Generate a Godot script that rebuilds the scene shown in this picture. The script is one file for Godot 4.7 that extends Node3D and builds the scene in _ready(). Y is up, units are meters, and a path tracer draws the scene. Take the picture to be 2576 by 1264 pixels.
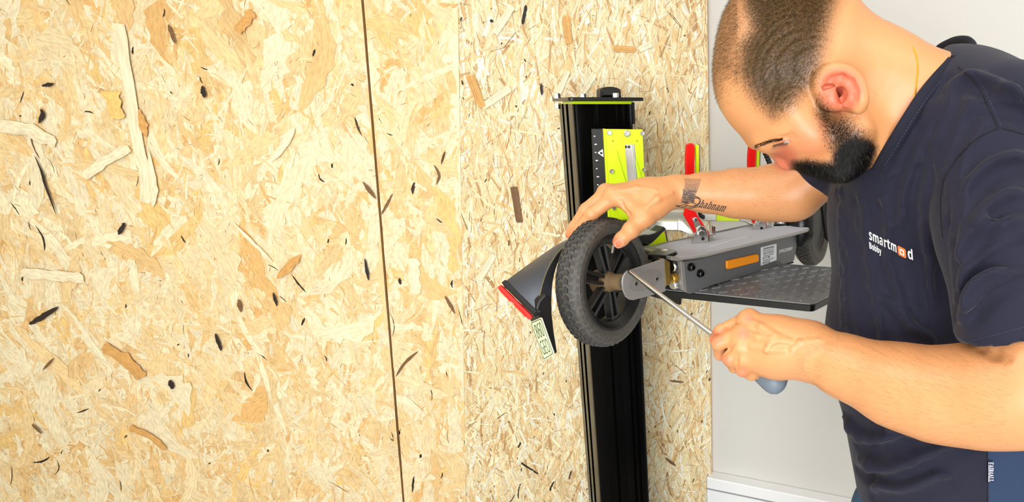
extends Node3D
# One workshop corner: chipboard wall, repair stand with a scooter on it, a mechanic at work.
const F := 1400.0
const CX := 1835.0
const CY := 632.0
const EYE := Vector3(0, 1.62, 0)
const PITCH := 0.25975
var c_up := Vector3(0, cos(PITCH), -sin(PITCH))
var c_fw := Vector3(0, -sin(PITCH), -cos(PITCH))
var names := {}
var mats := {}

# A point at a pixel's direction and a distance along the lens axis.
func P(x: float, y: float, d: float) -> Vector3:
	return EYE + Vector3.RIGHT * ((x - CX) / F * d) + c_up * (-(y - CY) / F * d) + c_fw * d

func ray(x: float, y: float) -> Vector3:
	return (P(x, y, 1.0) - EYE).normalized()

func PL(x: float, y: float, pt: Vector3, n: Vector3) -> Vector3:
	var r := ray(x, y)
	return EYE + r * ((pt - EYE).dot(n) / r.dot(n))

# Collects triangles (counter-clockwise seen from outside) and commits them with creased smooth normals.
class MB:
	var t := PackedVector3Array()
	var c := PackedColorArray()
	var u := PackedVector2Array()
	var col := Color.WHITE
	func tri(a: Vector3, b: Vector3, d: Vector3) -> void:
		t.append(a); t.append(d); t.append(b)
		c.append(col); c.append(col); c.append(col)
	func quad(a: Vector3, b: Vector3, d: Vector3, e: Vector3) -> void:
		tri(a, b, d); tri(a, d, e)
	func grid(rows: Array, close_u := false, close_v := false, flip := false) -> void:
		var n := rows.size()
		for i in (n if close_v else n - 1):
			var r0: PackedVector3Array = rows[i]
			var r1: PackedVector3Array = rows[(i + 1) % n]
			var m := r0.size()
			for j in (m if close_u else m - 1):
				var k := (j + 1) % m
				if flip: quad(r0[j], r1[j], r1[k], r0[k])
				else: quad(r0[j], r0[k], r1[k], r1[j])
	func fan(r: PackedVector3Array, flip := false) -> void:
		var m := Vector3.ZERO
		for p in r: m += p
		m /= r.size()
		for j in r.size():
			var k := (j + 1) % r.size()
			if flip: tri(m, r[k], r[j])
			else: tri(m, r[j], r[k])
	# a box with chamfered edges; x, y, z are half extents as vectors
	func box(o: Vector3, x: Vector3, y: Vector3, z: Vector3, bev := 0.0) -> void:
		var ax := [x, y, z]
		if bev <= 0.0:
			for i in 3:
				var a: Vector3 = ax[i]; var b: Vector3 = ax[(i + 1) % 3]; var d: Vector3 = ax[(i + 2) % 3]
				quad(o + a - b - d, o + a + b - d, o + a + b + d, o + a - b + d)
				quad(o - a - b - d, o - a - b + d, o - a + b + d, o - a + b - d)
			return
		var l := [x.length(), y.length(), z.length()]
		var q := func(s: Array, i: int) -> Vector3:
			var p := o
			for k in 3:
				var f: float = s[k] if k == i else s[k] * (1.0 - bev / maxf(l[k], bev * 1.01))
				p += (ax[k] as Vector3) * f
			return p
		for i in 3:
			var j := (i + 1) % 3; var k := (i + 2) % 3
			for s in [1.0, -1.0]:
				var cs := []
				for e in [[-1.0, -1.0], [1.0, -1.0], [1.0, 1.0], [-1.0, 1.0]]:
					var v := [0.0, 0.0, 0.0]
					v[i] = s; v[j] = e[0]; v[k] = e[1]
					cs.append(q.call(v, i))
				if s > 0: quad(cs[0], cs[1], cs[2], cs[3])
				else: quad(cs[0], cs[3], cs[2], cs[1])
			for s in [1.0, -1.0]:
				for e in [1.0, -1.0]:
					var v0 := [0.0, 0.0, 0.0]; var v1 := [0.0, 0.0, 0.0]
					v0[i] = s; v0[j] = e; v0[k] = -1.0
					v1[i] = s; v1[j] = e; v1[k] = 1.0
					var a: Vector3 = q.call(v0, i); var b: Vector3 = q.call(v0, j)
					var d: Vector3 = q.call(v1, j); var g: Vector3 = q.call(v1, i)
					if s * e > 0: quad(a, b, d, g)
					else: quad(a, g, d, b)
		for s0 in [1.0, -1.0]:
			for s1 in [1.0, -1.0]:
				for s2 in [1.0, -1.0]:
					var v := [s0, s1, s2]
					var a: Vector3 = q.call(v, 0); var b: Vector3 = q.call(v, 1); var d: Vector3 = q.call(v, 2)
					if s0 * s1 * s2 > 0: tri(a, b, d)
					else: tri(a, d, b)
	# profile of (radius, height) turned about an axis, listed from the base upwards on the outside
	func lathe(prof: Array, o: Vector3, axis: Vector3, segs := 24, a0 := 0.0, a1 := TAU, refv := Vector3.ZERO) -> void:
		var z := axis.normalized()
		var r := refv if refv != Vector3.ZERO else (Vector3.UP if absf(z.y) < 0.9 else Vector3.RIGHT)
		var x := (r - z * r.dot(z)).normalized()
		var y := z.cross(x)
		var full := absf(a1 - a0 - TAU) < 0.001
		var rows := []
		for p in prof:
			var row := PackedVector3Array()
			for i in (segs if full else segs + 1):
				var a := lerpf(a0, a1, float(i) / segs)
				row.append(o + z * p.y + (x * cos(a) + y * sin(a)) * p.x)
			rows.append(row)
		for i in rows.size() - 1:
			var r0: PackedVector3Array = rows[i]; var r1: PackedVector3Array = rows[i + 1]
			var m := r0.size()
			for j in (m if full else m - 1):
				var k := (j + 1) % m
				if prof[i].x < 1e-6: tri(r0[j], r1[k], r1[j])
				elif prof[i + 1].x < 1e-6: tri(r0[j], r0[k], r1[j])
				else: quad(r0[j], r0[k], r1[k], r1[j])
	func cyl(a: Vector3, b: Vector3, r: float, segs := 20, bev := 0.0, r2 := -1.0) -> void:
		var h := (b - a).length()
		if r2 < 0: r2 = r
		var e := minf(bev, minf(r, r2) * 0.9)
		if e > 0: lathe([Vector2(0, 0), Vector2(r - e, 0), Vector2(r, e), Vector2(r2, h - e), Vector2(r2 - e, h), Vector2(0, h)], a, b - a, segs)
		else: lathe([Vector2(0, 0), Vector2(r, 0), Vector2(r2, h), Vector2(0, h)], a, b - a, segs)
	func ball(o: Vector3, r: float, segs := 16) -> void:
		var pr := []
		for i in segs / 2 + 1:
			var a := PI * i / (segs / 2)
			pr.append(Vector2(maxf(0.0, r * sin(a)) if i > 0 and i < segs / 2 else 0.0, -r * cos(a)))
		lathe(pr, o, Vector3.UP, segs)
	func tube(pts: Array, radii: Array, segs := 10, caps := true, flat := 1.0, refv := Vector3.UP) -> void:
		var rows := []
		var n := pts.size()
		var px := Vector3.ZERO
		for i in n:
			var d: Vector3 = (pts[mini(i + 1, n - 1)] - pts[maxi(i - 1, 0)]).normalized()
			var x := px if px != Vector3.ZERO else refv
			x = x - d * x.dot(d)
			if x.length() < 0.01: x = d.cross(Vector3(0.3, 0.8, 0.5))
			x = x.normalized(); px = x
			var y := d.cross(x)
			var row := PackedVector3Array()
			var r: float = radii[i] if radii.size() > 1 else radii[0]
			for j in segs:
				var a := TAU * j / segs
				row.append(pts[i] + (x * cos(a) * flat + y * sin(a)) * r)
			rows.append(row)
		grid(rows, true)
		if caps:
			fan(rows[0], true); fan(rows[n - 1])
	# polygon in the frame o, x, y; front at o, body towards -z
	func ext(poly: PackedVector2Array, o: Vector3, x: Vector3, y: Vector3, depth: float, bev := 0.0) -> void:
		var z := x.cross(y).normalized()
		var pg := poly.duplicate()
		if Geometry2D.is_polygon_clockwise(pg): pg.reverse()
		var n := pg.size()
		var ins := PackedVector2Array()
		for i in n:
			var e0 := (pg[i] - pg[(i + n - 1) % n]).normalized()
			var e1 := (pg[(i + 1) % n] - pg[i]).normalized()
			var nn := Vector2(-e0.y - e1.y, e0.x + e1.x)
			nn = nn / maxf(nn.length_squared() * 0.5, 0.35) if nn.length() > 0.01 else Vector2.ZERO
			ins.append(pg[i] + nn * bev)
		var put := func(q: PackedVector2Array, h: float) -> PackedVector3Array:
			var r := PackedVector3Array()
			for p in q: r.append(o + x * p.x + y * p.y - z * h)
			return r
		var rows := []
		if bev > 0: rows = [put.call(ins, depth), put.call(pg, depth - bev), put.call(pg, bev), put.call(ins, 0.0)]
		else: rows = [put.call(pg, depth), put.call(pg, 0.0)]
		grid(rows, true)
		var capp := ins if bev > 0 else pg
		var ids := Geometry2D.triangulate_polygon(capp)
		if ids.is_empty(): ids = Geometry2D.triangulate_polygon(pg)
		var fr: PackedVector3Array = rows[rows.size() - 1]; var bk: PackedVector3Array = rows[0]
		for i in range(0, ids.size(), 3):
			tri(fr[ids[i]], fr[ids[i + 1]], fr[ids[i + 2]])
			tri(bk[ids[i]], bk[ids[i + 2]], bk[ids[i + 1]])
			var nrm := (fr[ids[i + 1]] - fr[ids[i]]).cross(fr[ids[i + 2]] - fr[ids[i]])
			if nrm.dot(z) < 0:
				for w in [t.size() - 6, t.size() - 3]:
					var s := t[w + 1]; t[w + 1] = t[w + 2]; t[w + 2] = s
	# open sheet of points given a thickness
	func shell(rows: Array, th: float, flip := false) -> void:
		var n := rows.size(); var m: int = rows[0].size()
		var back := []
		for i in n:
			var r := PackedVector3Array()
			for j in m:
				var du: Vector3 = rows[i][mini(j + 1, m - 1)] - rows[i][maxi(j - 1, 0)]
				var dv: Vector3 = rows[mini(i + 1, n - 1)][j] - rows[maxi(i - 1, 0)][j]
				r.append(rows[i][j] - du.cross(dv).normalized() * (th if not flip else -th))
			back.append(r)
		grid(rows, false, false, flip)
		grid(back, false, false, not flip)
		var side := func(a: Array, b: Array) -> void:
			for i in a.size() - 1:
				if flip: quad(a[i], a[i + 1], b[i + 1], b[i])
				else: quad(a[i], b[i], b[i + 1], a[i + 1])
		var col_of := func(g: Array, j: int) -> Array:
			var r := []
			for row in g: r.append(row[j])
			return r
		side.call(Array(rows[0]), Array(back[0]))
		var la := Array(rows[n - 1]); la.reverse()
		var lb := Array(back[n - 1]); lb.reverse()
		side.call(la, lb)
		var ca: Array = col_of.call(rows, 0); var cb: Array = col_of.call(back, 0)
		ca.reverse(); cb.reverse()
		side.call(ca, cb)
		side.call(col_of.call(rows, m - 1), col_of.call(back, m - 1))
	func commit(off := Vector3.ZERO, angle := 38.0) -> ArrayMesh:
		var n := t.size() / 3
		var fn := PackedVector3Array(); fn.resize(n)
		var fa := PackedVector3Array(); fa.resize(n)
		var at := {}
		for i in n:
			var w := (t[i * 3 + 2] - t[i * 3]).cross(t[i * 3 + 1] - t[i * 3])
			fa[i] = w; fn[i] = w.normalized()
			if angle > 0:
				for k in 3:
					var key := Vector3i((t[i * 3 + k] * 20000.0).round())
					if at.has(key): at[key].append(i)
					else: at[key] = [i]
		var nn := PackedVector3Array(); nn.resize(n * 3)
		var lim := cos(deg_to_rad(angle))
		for i in n:
			for k in 3:
				if angle <= 0:
					nn[i * 3 + k] = fn[i]; continue
				var s := Vector3.ZERO
				for j in at[Vector3i((t[i * 3 + k] * 20000.0).round())]:
					if fn[j].dot(fn[i]) > lim: s += fa[j]
				nn[i * 3 + k] = s.normalized() if s.length_squared() > 0 else fn[i]
		var tv := t.duplicate()
		for i in tv.size(): tv[i] -= off
		var arr := []
		arr.resize(Mesh.ARRAY_MAX)
		arr[Mesh.ARRAY_VERTEX] = tv; arr[Mesh.ARRAY_NORMAL] = nn; arr[Mesh.ARRAY_COLOR] = c
		if u.size() == tv.size(): arr[Mesh.ARRAY_TEX_UV] = u
		var me := ArrayMesh.new()
		me.add_surface_from_arrays(Mesh.PRIMITIVE_TRIANGLES, arr)
		return me

func numbered(called: String) -> String:
	var k: int = names.get(called, 0)
	names[called] = k + 1
	return called if k == 0 else "%s_%03d" % [called, k]

# a thing: a node at its base; its parts are meshes built in world coordinates and moved into its frame
func thing(called: String, label: String, category: String, base: Vector3, group := "") -> Node3D:
	var o := Node3D.new()
	o.name = numbered(called)
	add_child(o)
	o.position = base
	o.set_meta("label", label); o.set_meta("category", category)
	if group != "": o.set_meta("group", group)
	return o

func world_at(n: Node) -> Vector3:
	var p := Vector3.ZERO
	while n != self:
		p += (n as Node3D).position
		n = n.get_parent()
	return p

func part(called: String, mb: MB, m: Material, parent: Node, label := "", angle := 38.0) -> MeshInstance3D:
	return put_mesh(called, mb.commit(world_at(parent) if parent != self else Vector3.ZERO, angle), m, parent, label)

func put_mesh(called: String, me: Mesh, m: Material, parent: Node, label := "") -> MeshInstance3D:
	var o := MeshInstance3D.new()
	o.name = called
	o.mesh = me
	o.material_override = m
	if label != "": o.set_meta("label", label)
	parent.add_child(o, true)
	return o

func struct(called: String, mb: MB, m: Material, label: String, parent: Node = self) -> MeshInstance3D:
	var o := part(called, mb, m, parent)
	o.set_meta("kind", "structure")
	o.set_meta("label", label)
	return o

func mat(key: String, col: Color, rough: float, metal := 0.0, opt := {}) -> StandardMaterial3D:
	if mats.has(key): return mats[key]
	var m := StandardMaterial3D.new()
	m.albedo_color = col
	m.roughness = rough
	m.metallic = metal
	m.cull_mode = BaseMaterial3D.CULL_DISABLED
	for k in opt: m.set(k, opt[k])
	mats[key] = m
	return m

# pixels laid on a plane: returns [origin, x, y, polygon]
func on_plane(pts: Array, pt: Vector3, n: Vector3) -> Array:
	var x := Vector3.UP.cross(n).normalized() if absf(n.y) < 0.95 else Vector3.RIGHT
	var y := n.cross(x).normalized()
	var o := PL(pts[0][0], pts[0][1], pt, n)
	var pg := PackedVector2Array()
	for q in pts:
		var w := PL(q[0], q[1], pt, n) - o
		pg.append(Vector2(w.dot(x), w.dot(y)))
	return [o, x, y, pg]

func ext_px(mb: MB, pts: Array, pt: Vector3, n: Vector3, depth: float, bev := 0.0, rnd := 0.0) -> void:
	var f := on_plane(pts, pt, n)
	mb.ext(rounded(f[3], rnd) if rnd > 0 else f[3], f[0], f[1], f[2], depth, bev)

func rounded(pg: PackedVector2Array, r: float, segs := 4) -> PackedVector2Array:
	var out := PackedVector2Array()
	var n := pg.size()
	for i in n:
		var a := pg[(i + n - 1) % n]; var b := pg[i]; var c := pg[(i + 1) % n]
		var l := minf(r, 0.45 * minf(a.distance_to(b), b.distance_to(c)))
		var p := b + (a - b).normalized() * l; var q := b + (c - b).normalized() * l
		for k in segs + 1:
			var t := float(k) / segs
			out.append(p.lerp(b, t).lerp(b.lerp(q, t), t))
	return out

func circle2(c: Vector2, r: float, n := 20, from := 0.0, to := TAU) -> PackedVector2Array:
	var out := PackedVector2Array()
	for i in n: out.append(c + Vector2(cos(lerpf(from, to, float(i) / n)), sin(lerpf(from, to, float(i) / n))) * r)
	return out

# outline with a hole joined to it by a hairline cut
func keyhole(outer: PackedVector2Array, hole: PackedVector2Array) -> PackedVector2Array:
	var o := outer.duplicate(); var h := hole.duplicate()
	if Geometry2D.is_polygon_clockwise(o): o.reverse()
	if not Geometry2D.is_polygon_clockwise(h): h.reverse()
	var bi := 0; var bj := 0; var best := 1e9
	for i in o.size():
		for j in h.size():
			var d := o[i].distance_to(h[j])
			if d < best: best = d; bi = i; bj = j
	var out := PackedVector2Array()
	for k in o.size() + 1: out.append(o[(bi + k) % o.size()])
	for k in h.size() + 1: out.append(h[(bj + k) % h.size()])
	var e := (o[bi] - h[bj]).orthogonal().normalized() * 0.00002
	out[o.size()] += e * 0.0
	out[0] -= e; out[out.size() - 1] -= e
	return out

func text_tris(s: String, size: float, bold := true, font_name := "Droid Sans") -> PackedVector3Array:
	var tm := TextMesh.new()
	var f := SystemFont.new()
	f.font_names = PackedStringArray([font_name])
	f.font_weight = 700 if bold else 400
	tm.font = f
	tm.text = s
	tm.font_size = 64
	tm.pixel_size = size / 64.0
	tm.depth = 0.0
	tm.curve_step = 4.0
	var a := tm.get_mesh_arrays()
	var v: PackedVector3Array = a[Mesh.ARRAY_VERTEX]
	var out := PackedVector3Array()
	if a[Mesh.ARRAY_INDEX] != null and (a[Mesh.ARRAY_INDEX] as PackedInt32Array).size() > 0:
		for i in (a[Mesh.ARRAY_INDEX] as PackedInt32Array): out.append(v[i])
	else: out = v
	return out

# lettering laid into a frame (o centre, x and y unit vectors)
func lettering(mb: MB, s: String, size: float, o: Vector3, x: Vector3, y: Vector3, wide := 1.0, bold := true, font_name := "Droid Sans", shear := 0.0) -> void:
	var v := text_tris(s, size, bold, font_name)
	for i in range(0, v.size(), 3):
		var q := []
		for k in 3: q.append(o + x * (v[i + k].x * wide + v[i + k].y * shear) + y * v[i + k].y)
		mb.tri(q[0], q[1], q[2])
		if (q[1] - q[0]).cross(q[2] - q[0]).dot(x.cross(y)) < 0:
			var w := mb.t.size() - 3
			var sw := mb.t[w + 1]; mb.t[w + 1] = mb.t[w + 2]; mb.t[w + 2] = sw

func bolt(parent: Node, o: Vector3, axis: Vector3, r: float, h: float, m: Material, called := "bolt", hexed := false) -> void:
	var b := MB.new()
	var z := axis.normalized()
	if hexed:
		b.lathe([Vector2(0, -0.002), Vector2(r * 1.15, -0.002), Vector2(r * 1.15, 0.0), Vector2(r, 0.0), Vector2(r, h * 0.85), Vector2(r * 0.85, h), Vector2(0, h)], o, z, 6)
	else:
		b.lathe([Vector2(0, -0.001), Vector2(r, -0.001), Vector2(r, h * 0.75), Vector2(r * 0.8, h), Vector2(r * 0.5, h)], o, z, 20)
		b.lathe([Vector2(r * 0.5, h), Vector2(r * 0.5, h * 0.4), Vector2(0, h * 0.4)], o, z, 6)
	part(called, b, m, parent, "", 30.0)

func _ready() -> void:
	# ---- camera, sky, lamps, exposure
	var cam := Camera3D.new()
	cam.name = "camera"
	cam.projection = Camera3D.PROJECTION_FRUSTUM
	cam.keep_aspect = Camera3D.KEEP_HEIGHT
	cam.near = 0.05
	cam.far = 40.0
	cam.size = 0.05 * 1264.0 / F
	cam.frustum_offset = Vector2(0.05 * (1288.0 - CX) / F, 0.0)
	add_child(cam)
	cam.transform = Transform3D(Basis(Vector3.RIGHT, c_up, -c_fw), EYE)
	cam.current = true
	var we := WorldEnvironment.new()
	we.name = "world_environment"
	var env := Environment.new()
	env.background_mode = Environment.BG_COLOR
	env.background_color = Color(0.75, 0.8, 0.85)
	env.tonemap_mode = Environment.TONE_MAPPER_LINEAR
	env.tonemap_exposure = 0.98
	env.sdfgi_enabled = true
	env.ssao_enabled = true
	env.ssil_enabled = true
	we.environment = env
	add_child(we)
	lamps()
	make_materials()
	room()
	stand()
	scooter()
	driver()
	person()

func ceiling_lamp(at: Vector3, sx: float, sz: float, energy: float, label: String) -> void:
	var o := thing("ceiling_light", label, "light", at, "ceiling panels lighting the workshop")
	var b := MB.new()
	b.box(at + Vector3(0, -0.02, 0), Vector3(sx / 2 + 0.02, 0, 0), Vector3(0, 0.02, 0), Vector3(0, 0, sz / 2 + 0.02), 0.004)
	part("frame", b, mat("lamp_frame", Color(0.9, 0.9, 0.9), 0.5), o)
	b = MB.new()
	b.box(at + Vector3(0, -0.044, 0), Vector3(sx / 2, 0, 0), Vector3(0, 0.003, 0), Vector3(0, 0, sz / 2))
	part("diffuser", b, mat("lamp_glow", Color(0.95, 0.95, 0.95), 0.6, 0.0, {"emission_enabled": true, "emission": Color(1.0, 0.98, 0.95), "emission_energy_multiplier": 3.0}), o)
	var l := AreaLight3D.new()
	l.name = "panel_light"
	l.area_size = Vector2(sx, sz)
	l.area_normalize_energy = true
	l.light_color = Color(1.0, 0.98, 0.945)
	l.light_energy = energy
	l.shadow_enabled = true
	l.set("area_range", 12.0)
	o.add_child(l)
	l.position = Vector3(0, -0.05, 0)
	l.rotation = Vector3(-PI / 2, 0, 0)

func lamps() -> void:
	add_fill_window(Vector3(-0.35, 1.35, 2.47), 2.4, 1.4, 8.0)
	ceiling_lamp(Vector3(-1.15, 2.75, -0.25), 1.8, 0.6, 0.6, "white ceiling light panel above the left chipboard wall")
	ceiling_lamp(Vector3(1.4, 2.75, 0.2), 1.2, 0.6, 0.42, "white ceiling light panel above the mechanic")
	ceiling_lamp(Vector3(-0.3, 2.75, 1.5), 2.4, 1.2, 1.2, "white ceiling light panel behind the viewpoint")

# frosted window added behind the viewpoint as frontal fill for the lower wall
func add_fill_window(at: Vector3, w: float, h: float, energy: float) -> void:
	var o := Node3D.new()
	o.name = "added_window_1"
	add_child(o)
	o.position = at
	o.set_meta("kind", "structure")
	o.set_meta("label", "wide frosted window added behind the viewpoint as fill light")
	var b := MB.new()
	for s: float in [-1.0, 1.0]:
		b.box(at + Vector3(s * (w / 2 + 0.03), 0, 0), Vector3(0.03, 0, 0), Vector3(0, h / 2 + 0.06, 0), Vector3(0, 0, 0.03), 0.004)
		b.box(at + Vector3(0, s * (h / 2 + 0.03), 0), Vector3(w / 2, 0, 0), Vector3(0, 0.03, 0), Vector3(0, 0, 0.03), 0.004)
	b.box(at, Vector3(0.025, 0, 0), Vector3(0, h / 2, 0), Vector3(0, 0, 0.03), 0.004)
	part("fill_window_frame", b, mat("lamp_frame", Color(0.9, 0.9, 0.9), 0.5), o)
	b = MB.new()
	b.box(at + Vector3(0, 0, 0.01), Vector3(w / 2, 0, 0), Vector3(0, h / 2, 0), Vector3(0, 0, 0.004))
	part("fill_window_pane", b, mat("fill_window_glow", Color(0.9, 0.92, 0.95), 0.4, 0.0, {"emission_enabled": true, "emission": Color(0.95, 0.98, 1.0), "emission_energy_multiplier": 2.0}), o)
	var l := AreaLight3D.new()
	l.name = "fill_window_light"
	l.area_size = Vector2(w, h)
	l.area_normalize_energy = true
	l.light_color = Color(0.97, 0.985, 1.0)
	l.light_energy = energy
	l.shadow_enabled = true
	l.set("area_range", 12.0)
	o.add_child(l)
	l.position = Vector3(0, 0, -0.035)

func noise_tex(freq: float, seed_: int, as_normal: bool, bump := 4.0, size := 512, ramp: Array = []) -> NoiseTexture2D:
	var n := FastNoiseLite.new()
	n.seed = seed_
	n.frequency = freq
	n.fractal_octaves = 4
	var t := NoiseTexture2D.new()
	t.width = size; t.height = size
	t.seamless = true
	t.noise = n
	t.as_normal_map = as_normal
	t.bump_strength = bump
	if ramp.size() > 0:
		var g := Gradient.new()
		g.offsets = PackedFloat32Array(ramp[0])
		g.colors = PackedColorArray(ramp[1])
		t.color_ramp = g
	return t

func make_materials() -> void:
	var fine := noise_tex(0.05, 5, true, 3.0)
	var tri := {"uv1_triplanar": true, "uv1_world_triplanar": true}
	mat("plaster", Color(0.835, 0.825, 0.80), 0.85, 0.0, tri.merged({"uv1_scale": Vector3(3, 3, 3), "normal_enabled": true, "normal_texture": fine, "normal_scale": 0.12}))
	mat("ceiling_paint", Color(0.95, 0.95, 0.94), 0.9)
	mat("floor", Color(0.74, 0.73, 0.71), 0.5, 0.0, tri.merged({"uv1_scale": Vector3(2, 2, 2), "normal_enabled": true, "normal_texture": fine, "normal_scale": 0.1}))
	mat("backing", Color(0.12, 0.07, 0.04), 0.9)
	mat("trunking", Color(0.95, 0.95, 0.95), 0.4)
	mat("anodised", Color(0.010, 0.010, 0.011), 0.24, 0.0, {"metallic_specular": 0.2})
	mat("black_metal", Color(0.02, 0.02, 0.022), 0.35)
	mat("black_plastic", Color(0.035, 0.035, 0.04), 0.45)
	mat("black_rubber", Color(0.045, 0.045, 0.048), 0.6)
	mat("steel", Color(0.85, 0.85, 0.83), 0.22, 1.0)
	mat("dull_steel", Color(0.75, 0.74, 0.70), 0.35, 1.0)
	mat("bracket_grey", Color(0.56, 0.545, 0.53), 0.42, 0.3)
	mat("lime", Color(0.83, 0.95, 0.0), 0.35)
	mat("red_grip", Color(0.9, 0.02, 0.02), 0.3)
	mat("strip", Color(0.06, 0.055, 0.05), 0.5)
	mat("white_print", Color(0.92, 0.92, 0.92), 0.5)

func slab(called: String, lo: Vector3, hi: Vector3, m: Material, label: String) -> void:
	var b := MB.new()
	var h := (hi - lo) / 2
	b.box((lo + hi) / 2, Vector3(h.x, 0, 0), Vector3(0, h.y, 0), Vector3(0, 0, h.z))
	struct(called, b, m, label)

const WALL_Z := -1.8
var white_at := Vector3.ZERO
var white_dir := Vector3(0.956, 0, 0.292)

func room() -> void:
	slab("floor", Vector3(-4.3, -0.1, -2.6), Vector3(2.7, 0.0, 2.6), mats["floor"], "grey workshop floor")
	slab("ceiling", Vector3(-4.3, 2.75, -2.6), Vector3(2.7, 2.85, 2.6), mats["ceiling_paint"], "white ceiling")
	slab("wall_left", Vector3(-4.3, 0, -2.6), Vector3(-4.2, 2.75, 2.6), mats["plaster"], "white side wall")
	slab("wall_near", Vector3(-4.2, 0, 2.5), Vector3(2.6, 2.75, 2.6), mats["plaster"], "white wall behind the viewpoint")
	slab("wall_side", Vector3(2.6, 0, -2.6), Vector3(2.7, 2.75, 2.6), mats["plaster"], "white side wall behind the mechanic")
	var xr := PL(1785, 632, Vector3(0, 0, WALL_Z), Vector3.BACK).x
	# the white wall, a little askew to the boarded one
	white_at = Vector3(xr - 0.03, 0, WALL_Z - 0.03)
	var nrm := Vector3(-white_dir.z, 0, white_dir.x)
	var b := MB.new()
	var far := white_at + white_dir * 2.85
	b.box((white_at + far) / 2 - nrm * 0.06 + Vector3(0, 1.375, 0), white_dir * 1.425, Vector3(0, 1.375, 0), nrm * 0.06)
	struct("wall_right", b, mats["plaster"], "plain white wall to the right of the chipboard")
	# cable trunking along its foot
	var tr := PL(1787, 1184, white_at, nrm)
	b = MB.new()
	var t0 := Vector3(tr.x, 0, tr.z) - white_dir * 0.0
	var t1 := white_at + white_dir * 2.8
	var dep := 0.045
	b.box((t0 + t1) / 2 + nrm * dep / 2 + Vector3(0, tr.y / 2 + 0.0, 0), (t1 - t0) / 2, Vector3(0, tr.y / 2, 0), nrm * dep / 2, 0.003)
	struct("baseboard_right", b, mats["trunking"], "white trunking along the foot of the white wall")
	b = MB.new()
	b.box((t0 + t1) / 2 + nrm * (dep + 0.002) + Vector3(0, tr.y - 0.045, 0), (t1 - t0) / 2, Vector3(0, 0.0012, 0), nrm * 0.003, 0.0)
	part("lid_seam", b, mat("seam_grey", Color(0.6, 0.6, 0.62), 0.6), get_node("baseboard_right"))
	# the boarded wall
	b = MB.new()
	b.box(Vector3((xr - 4.2) / 2, 1.375, WALL_Z - 0.08), Vector3((xr - 0.02 + 4.2) / 2, 0, 0), Vector3(0, 1.375, 0), Vector3(0, 0, 0.058))
	var wall := struct("wall_back", b, mats["backing"], "wall clad with raw oriented strand boards")
	var zp := Vector3(0, 0, WALL_Z)
	var s0 := PL(911, 0, zp, Vector3.BACK); var s1 := PL(1015, 1264, zp, Vector3.BACK)
	var seam := func(y: float) -> float: return lerpf(s0.x, s1.x, (y - s0.y) / (s1.y - s0.y))
	var m0 := PL(1152, 0, zp, Vector3.BACK); var m1 := PL(1172, 1264, zp, Vector3.BACK)
	var mid := func(y: float) -> float: return lerpf(m0.x, m1.x, (y - m0.y) / (m1.y - m0.y))
	var lft := func(_y: float) -> float: return -4.2
	var rgt := func(_y: float) -> float: return xr
	board(wall, "osb_panel", lft, seam, 0.0, 0.0040, 11, true)
	board(wall, "osb_panel", seam, mid, 0.0040, 0.0003, 12, true)
	board(wall, "osb_panel", mid, rgt, 0.0003, 0.0, 13, false)

func grain_tex(kind: int) -> Texture2D:
	var im := Image.create(128, 512, false, Image.FORMAT_RGB8)
	var rn := FastNoiseLite.new()
	rn.seed = 40 + kind
	rn.fractal_octaves = 3
	rn.frequency = 1.0
	for y in 512:
		for x in 128:
			var a := float(x) / 128.0 * TAU
			var v := rn.get_noise_3d(cos(a) * 3.2, sin(a) * 3.2, sin(y * TAU / 512.0) * 0.8)
			var w := rn.get_noise_3d(cos(a) * 9.0 + 30.0, sin(a) * 9.0, sin(y * TAU / 512.0) * 2.0)
			if kind == 2:
				var sp := rn.get_noise_2d(x * 0.31 + y * 0.17, y * 0.37 - x * 0.21)
				var sq := rn.get_noise_2d(x * 0.05 + 90.0, y * 0.02)
				var gg := clampf(0.97 + v * 0.05 + sq * 0.08 - maxf(0.0, sp - 0.20) * 0.42, 0.5, 1.0)
				im.set_pixel(x, y, Color(gg, pow(gg, 1.25), pow(gg, 1.6)))
				continue
			var g := clampf(0.95 + v * (0.20 if kind == 1 else 0.10) + w * (0.16 if kind == 1 else 0.05), 0.5, 1.0)
			im.set_pixel(x, y, Color(g, pow(g, 1.1), pow(g, 1.25)))
	return ImageTexture.create_from_image(im)

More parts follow.
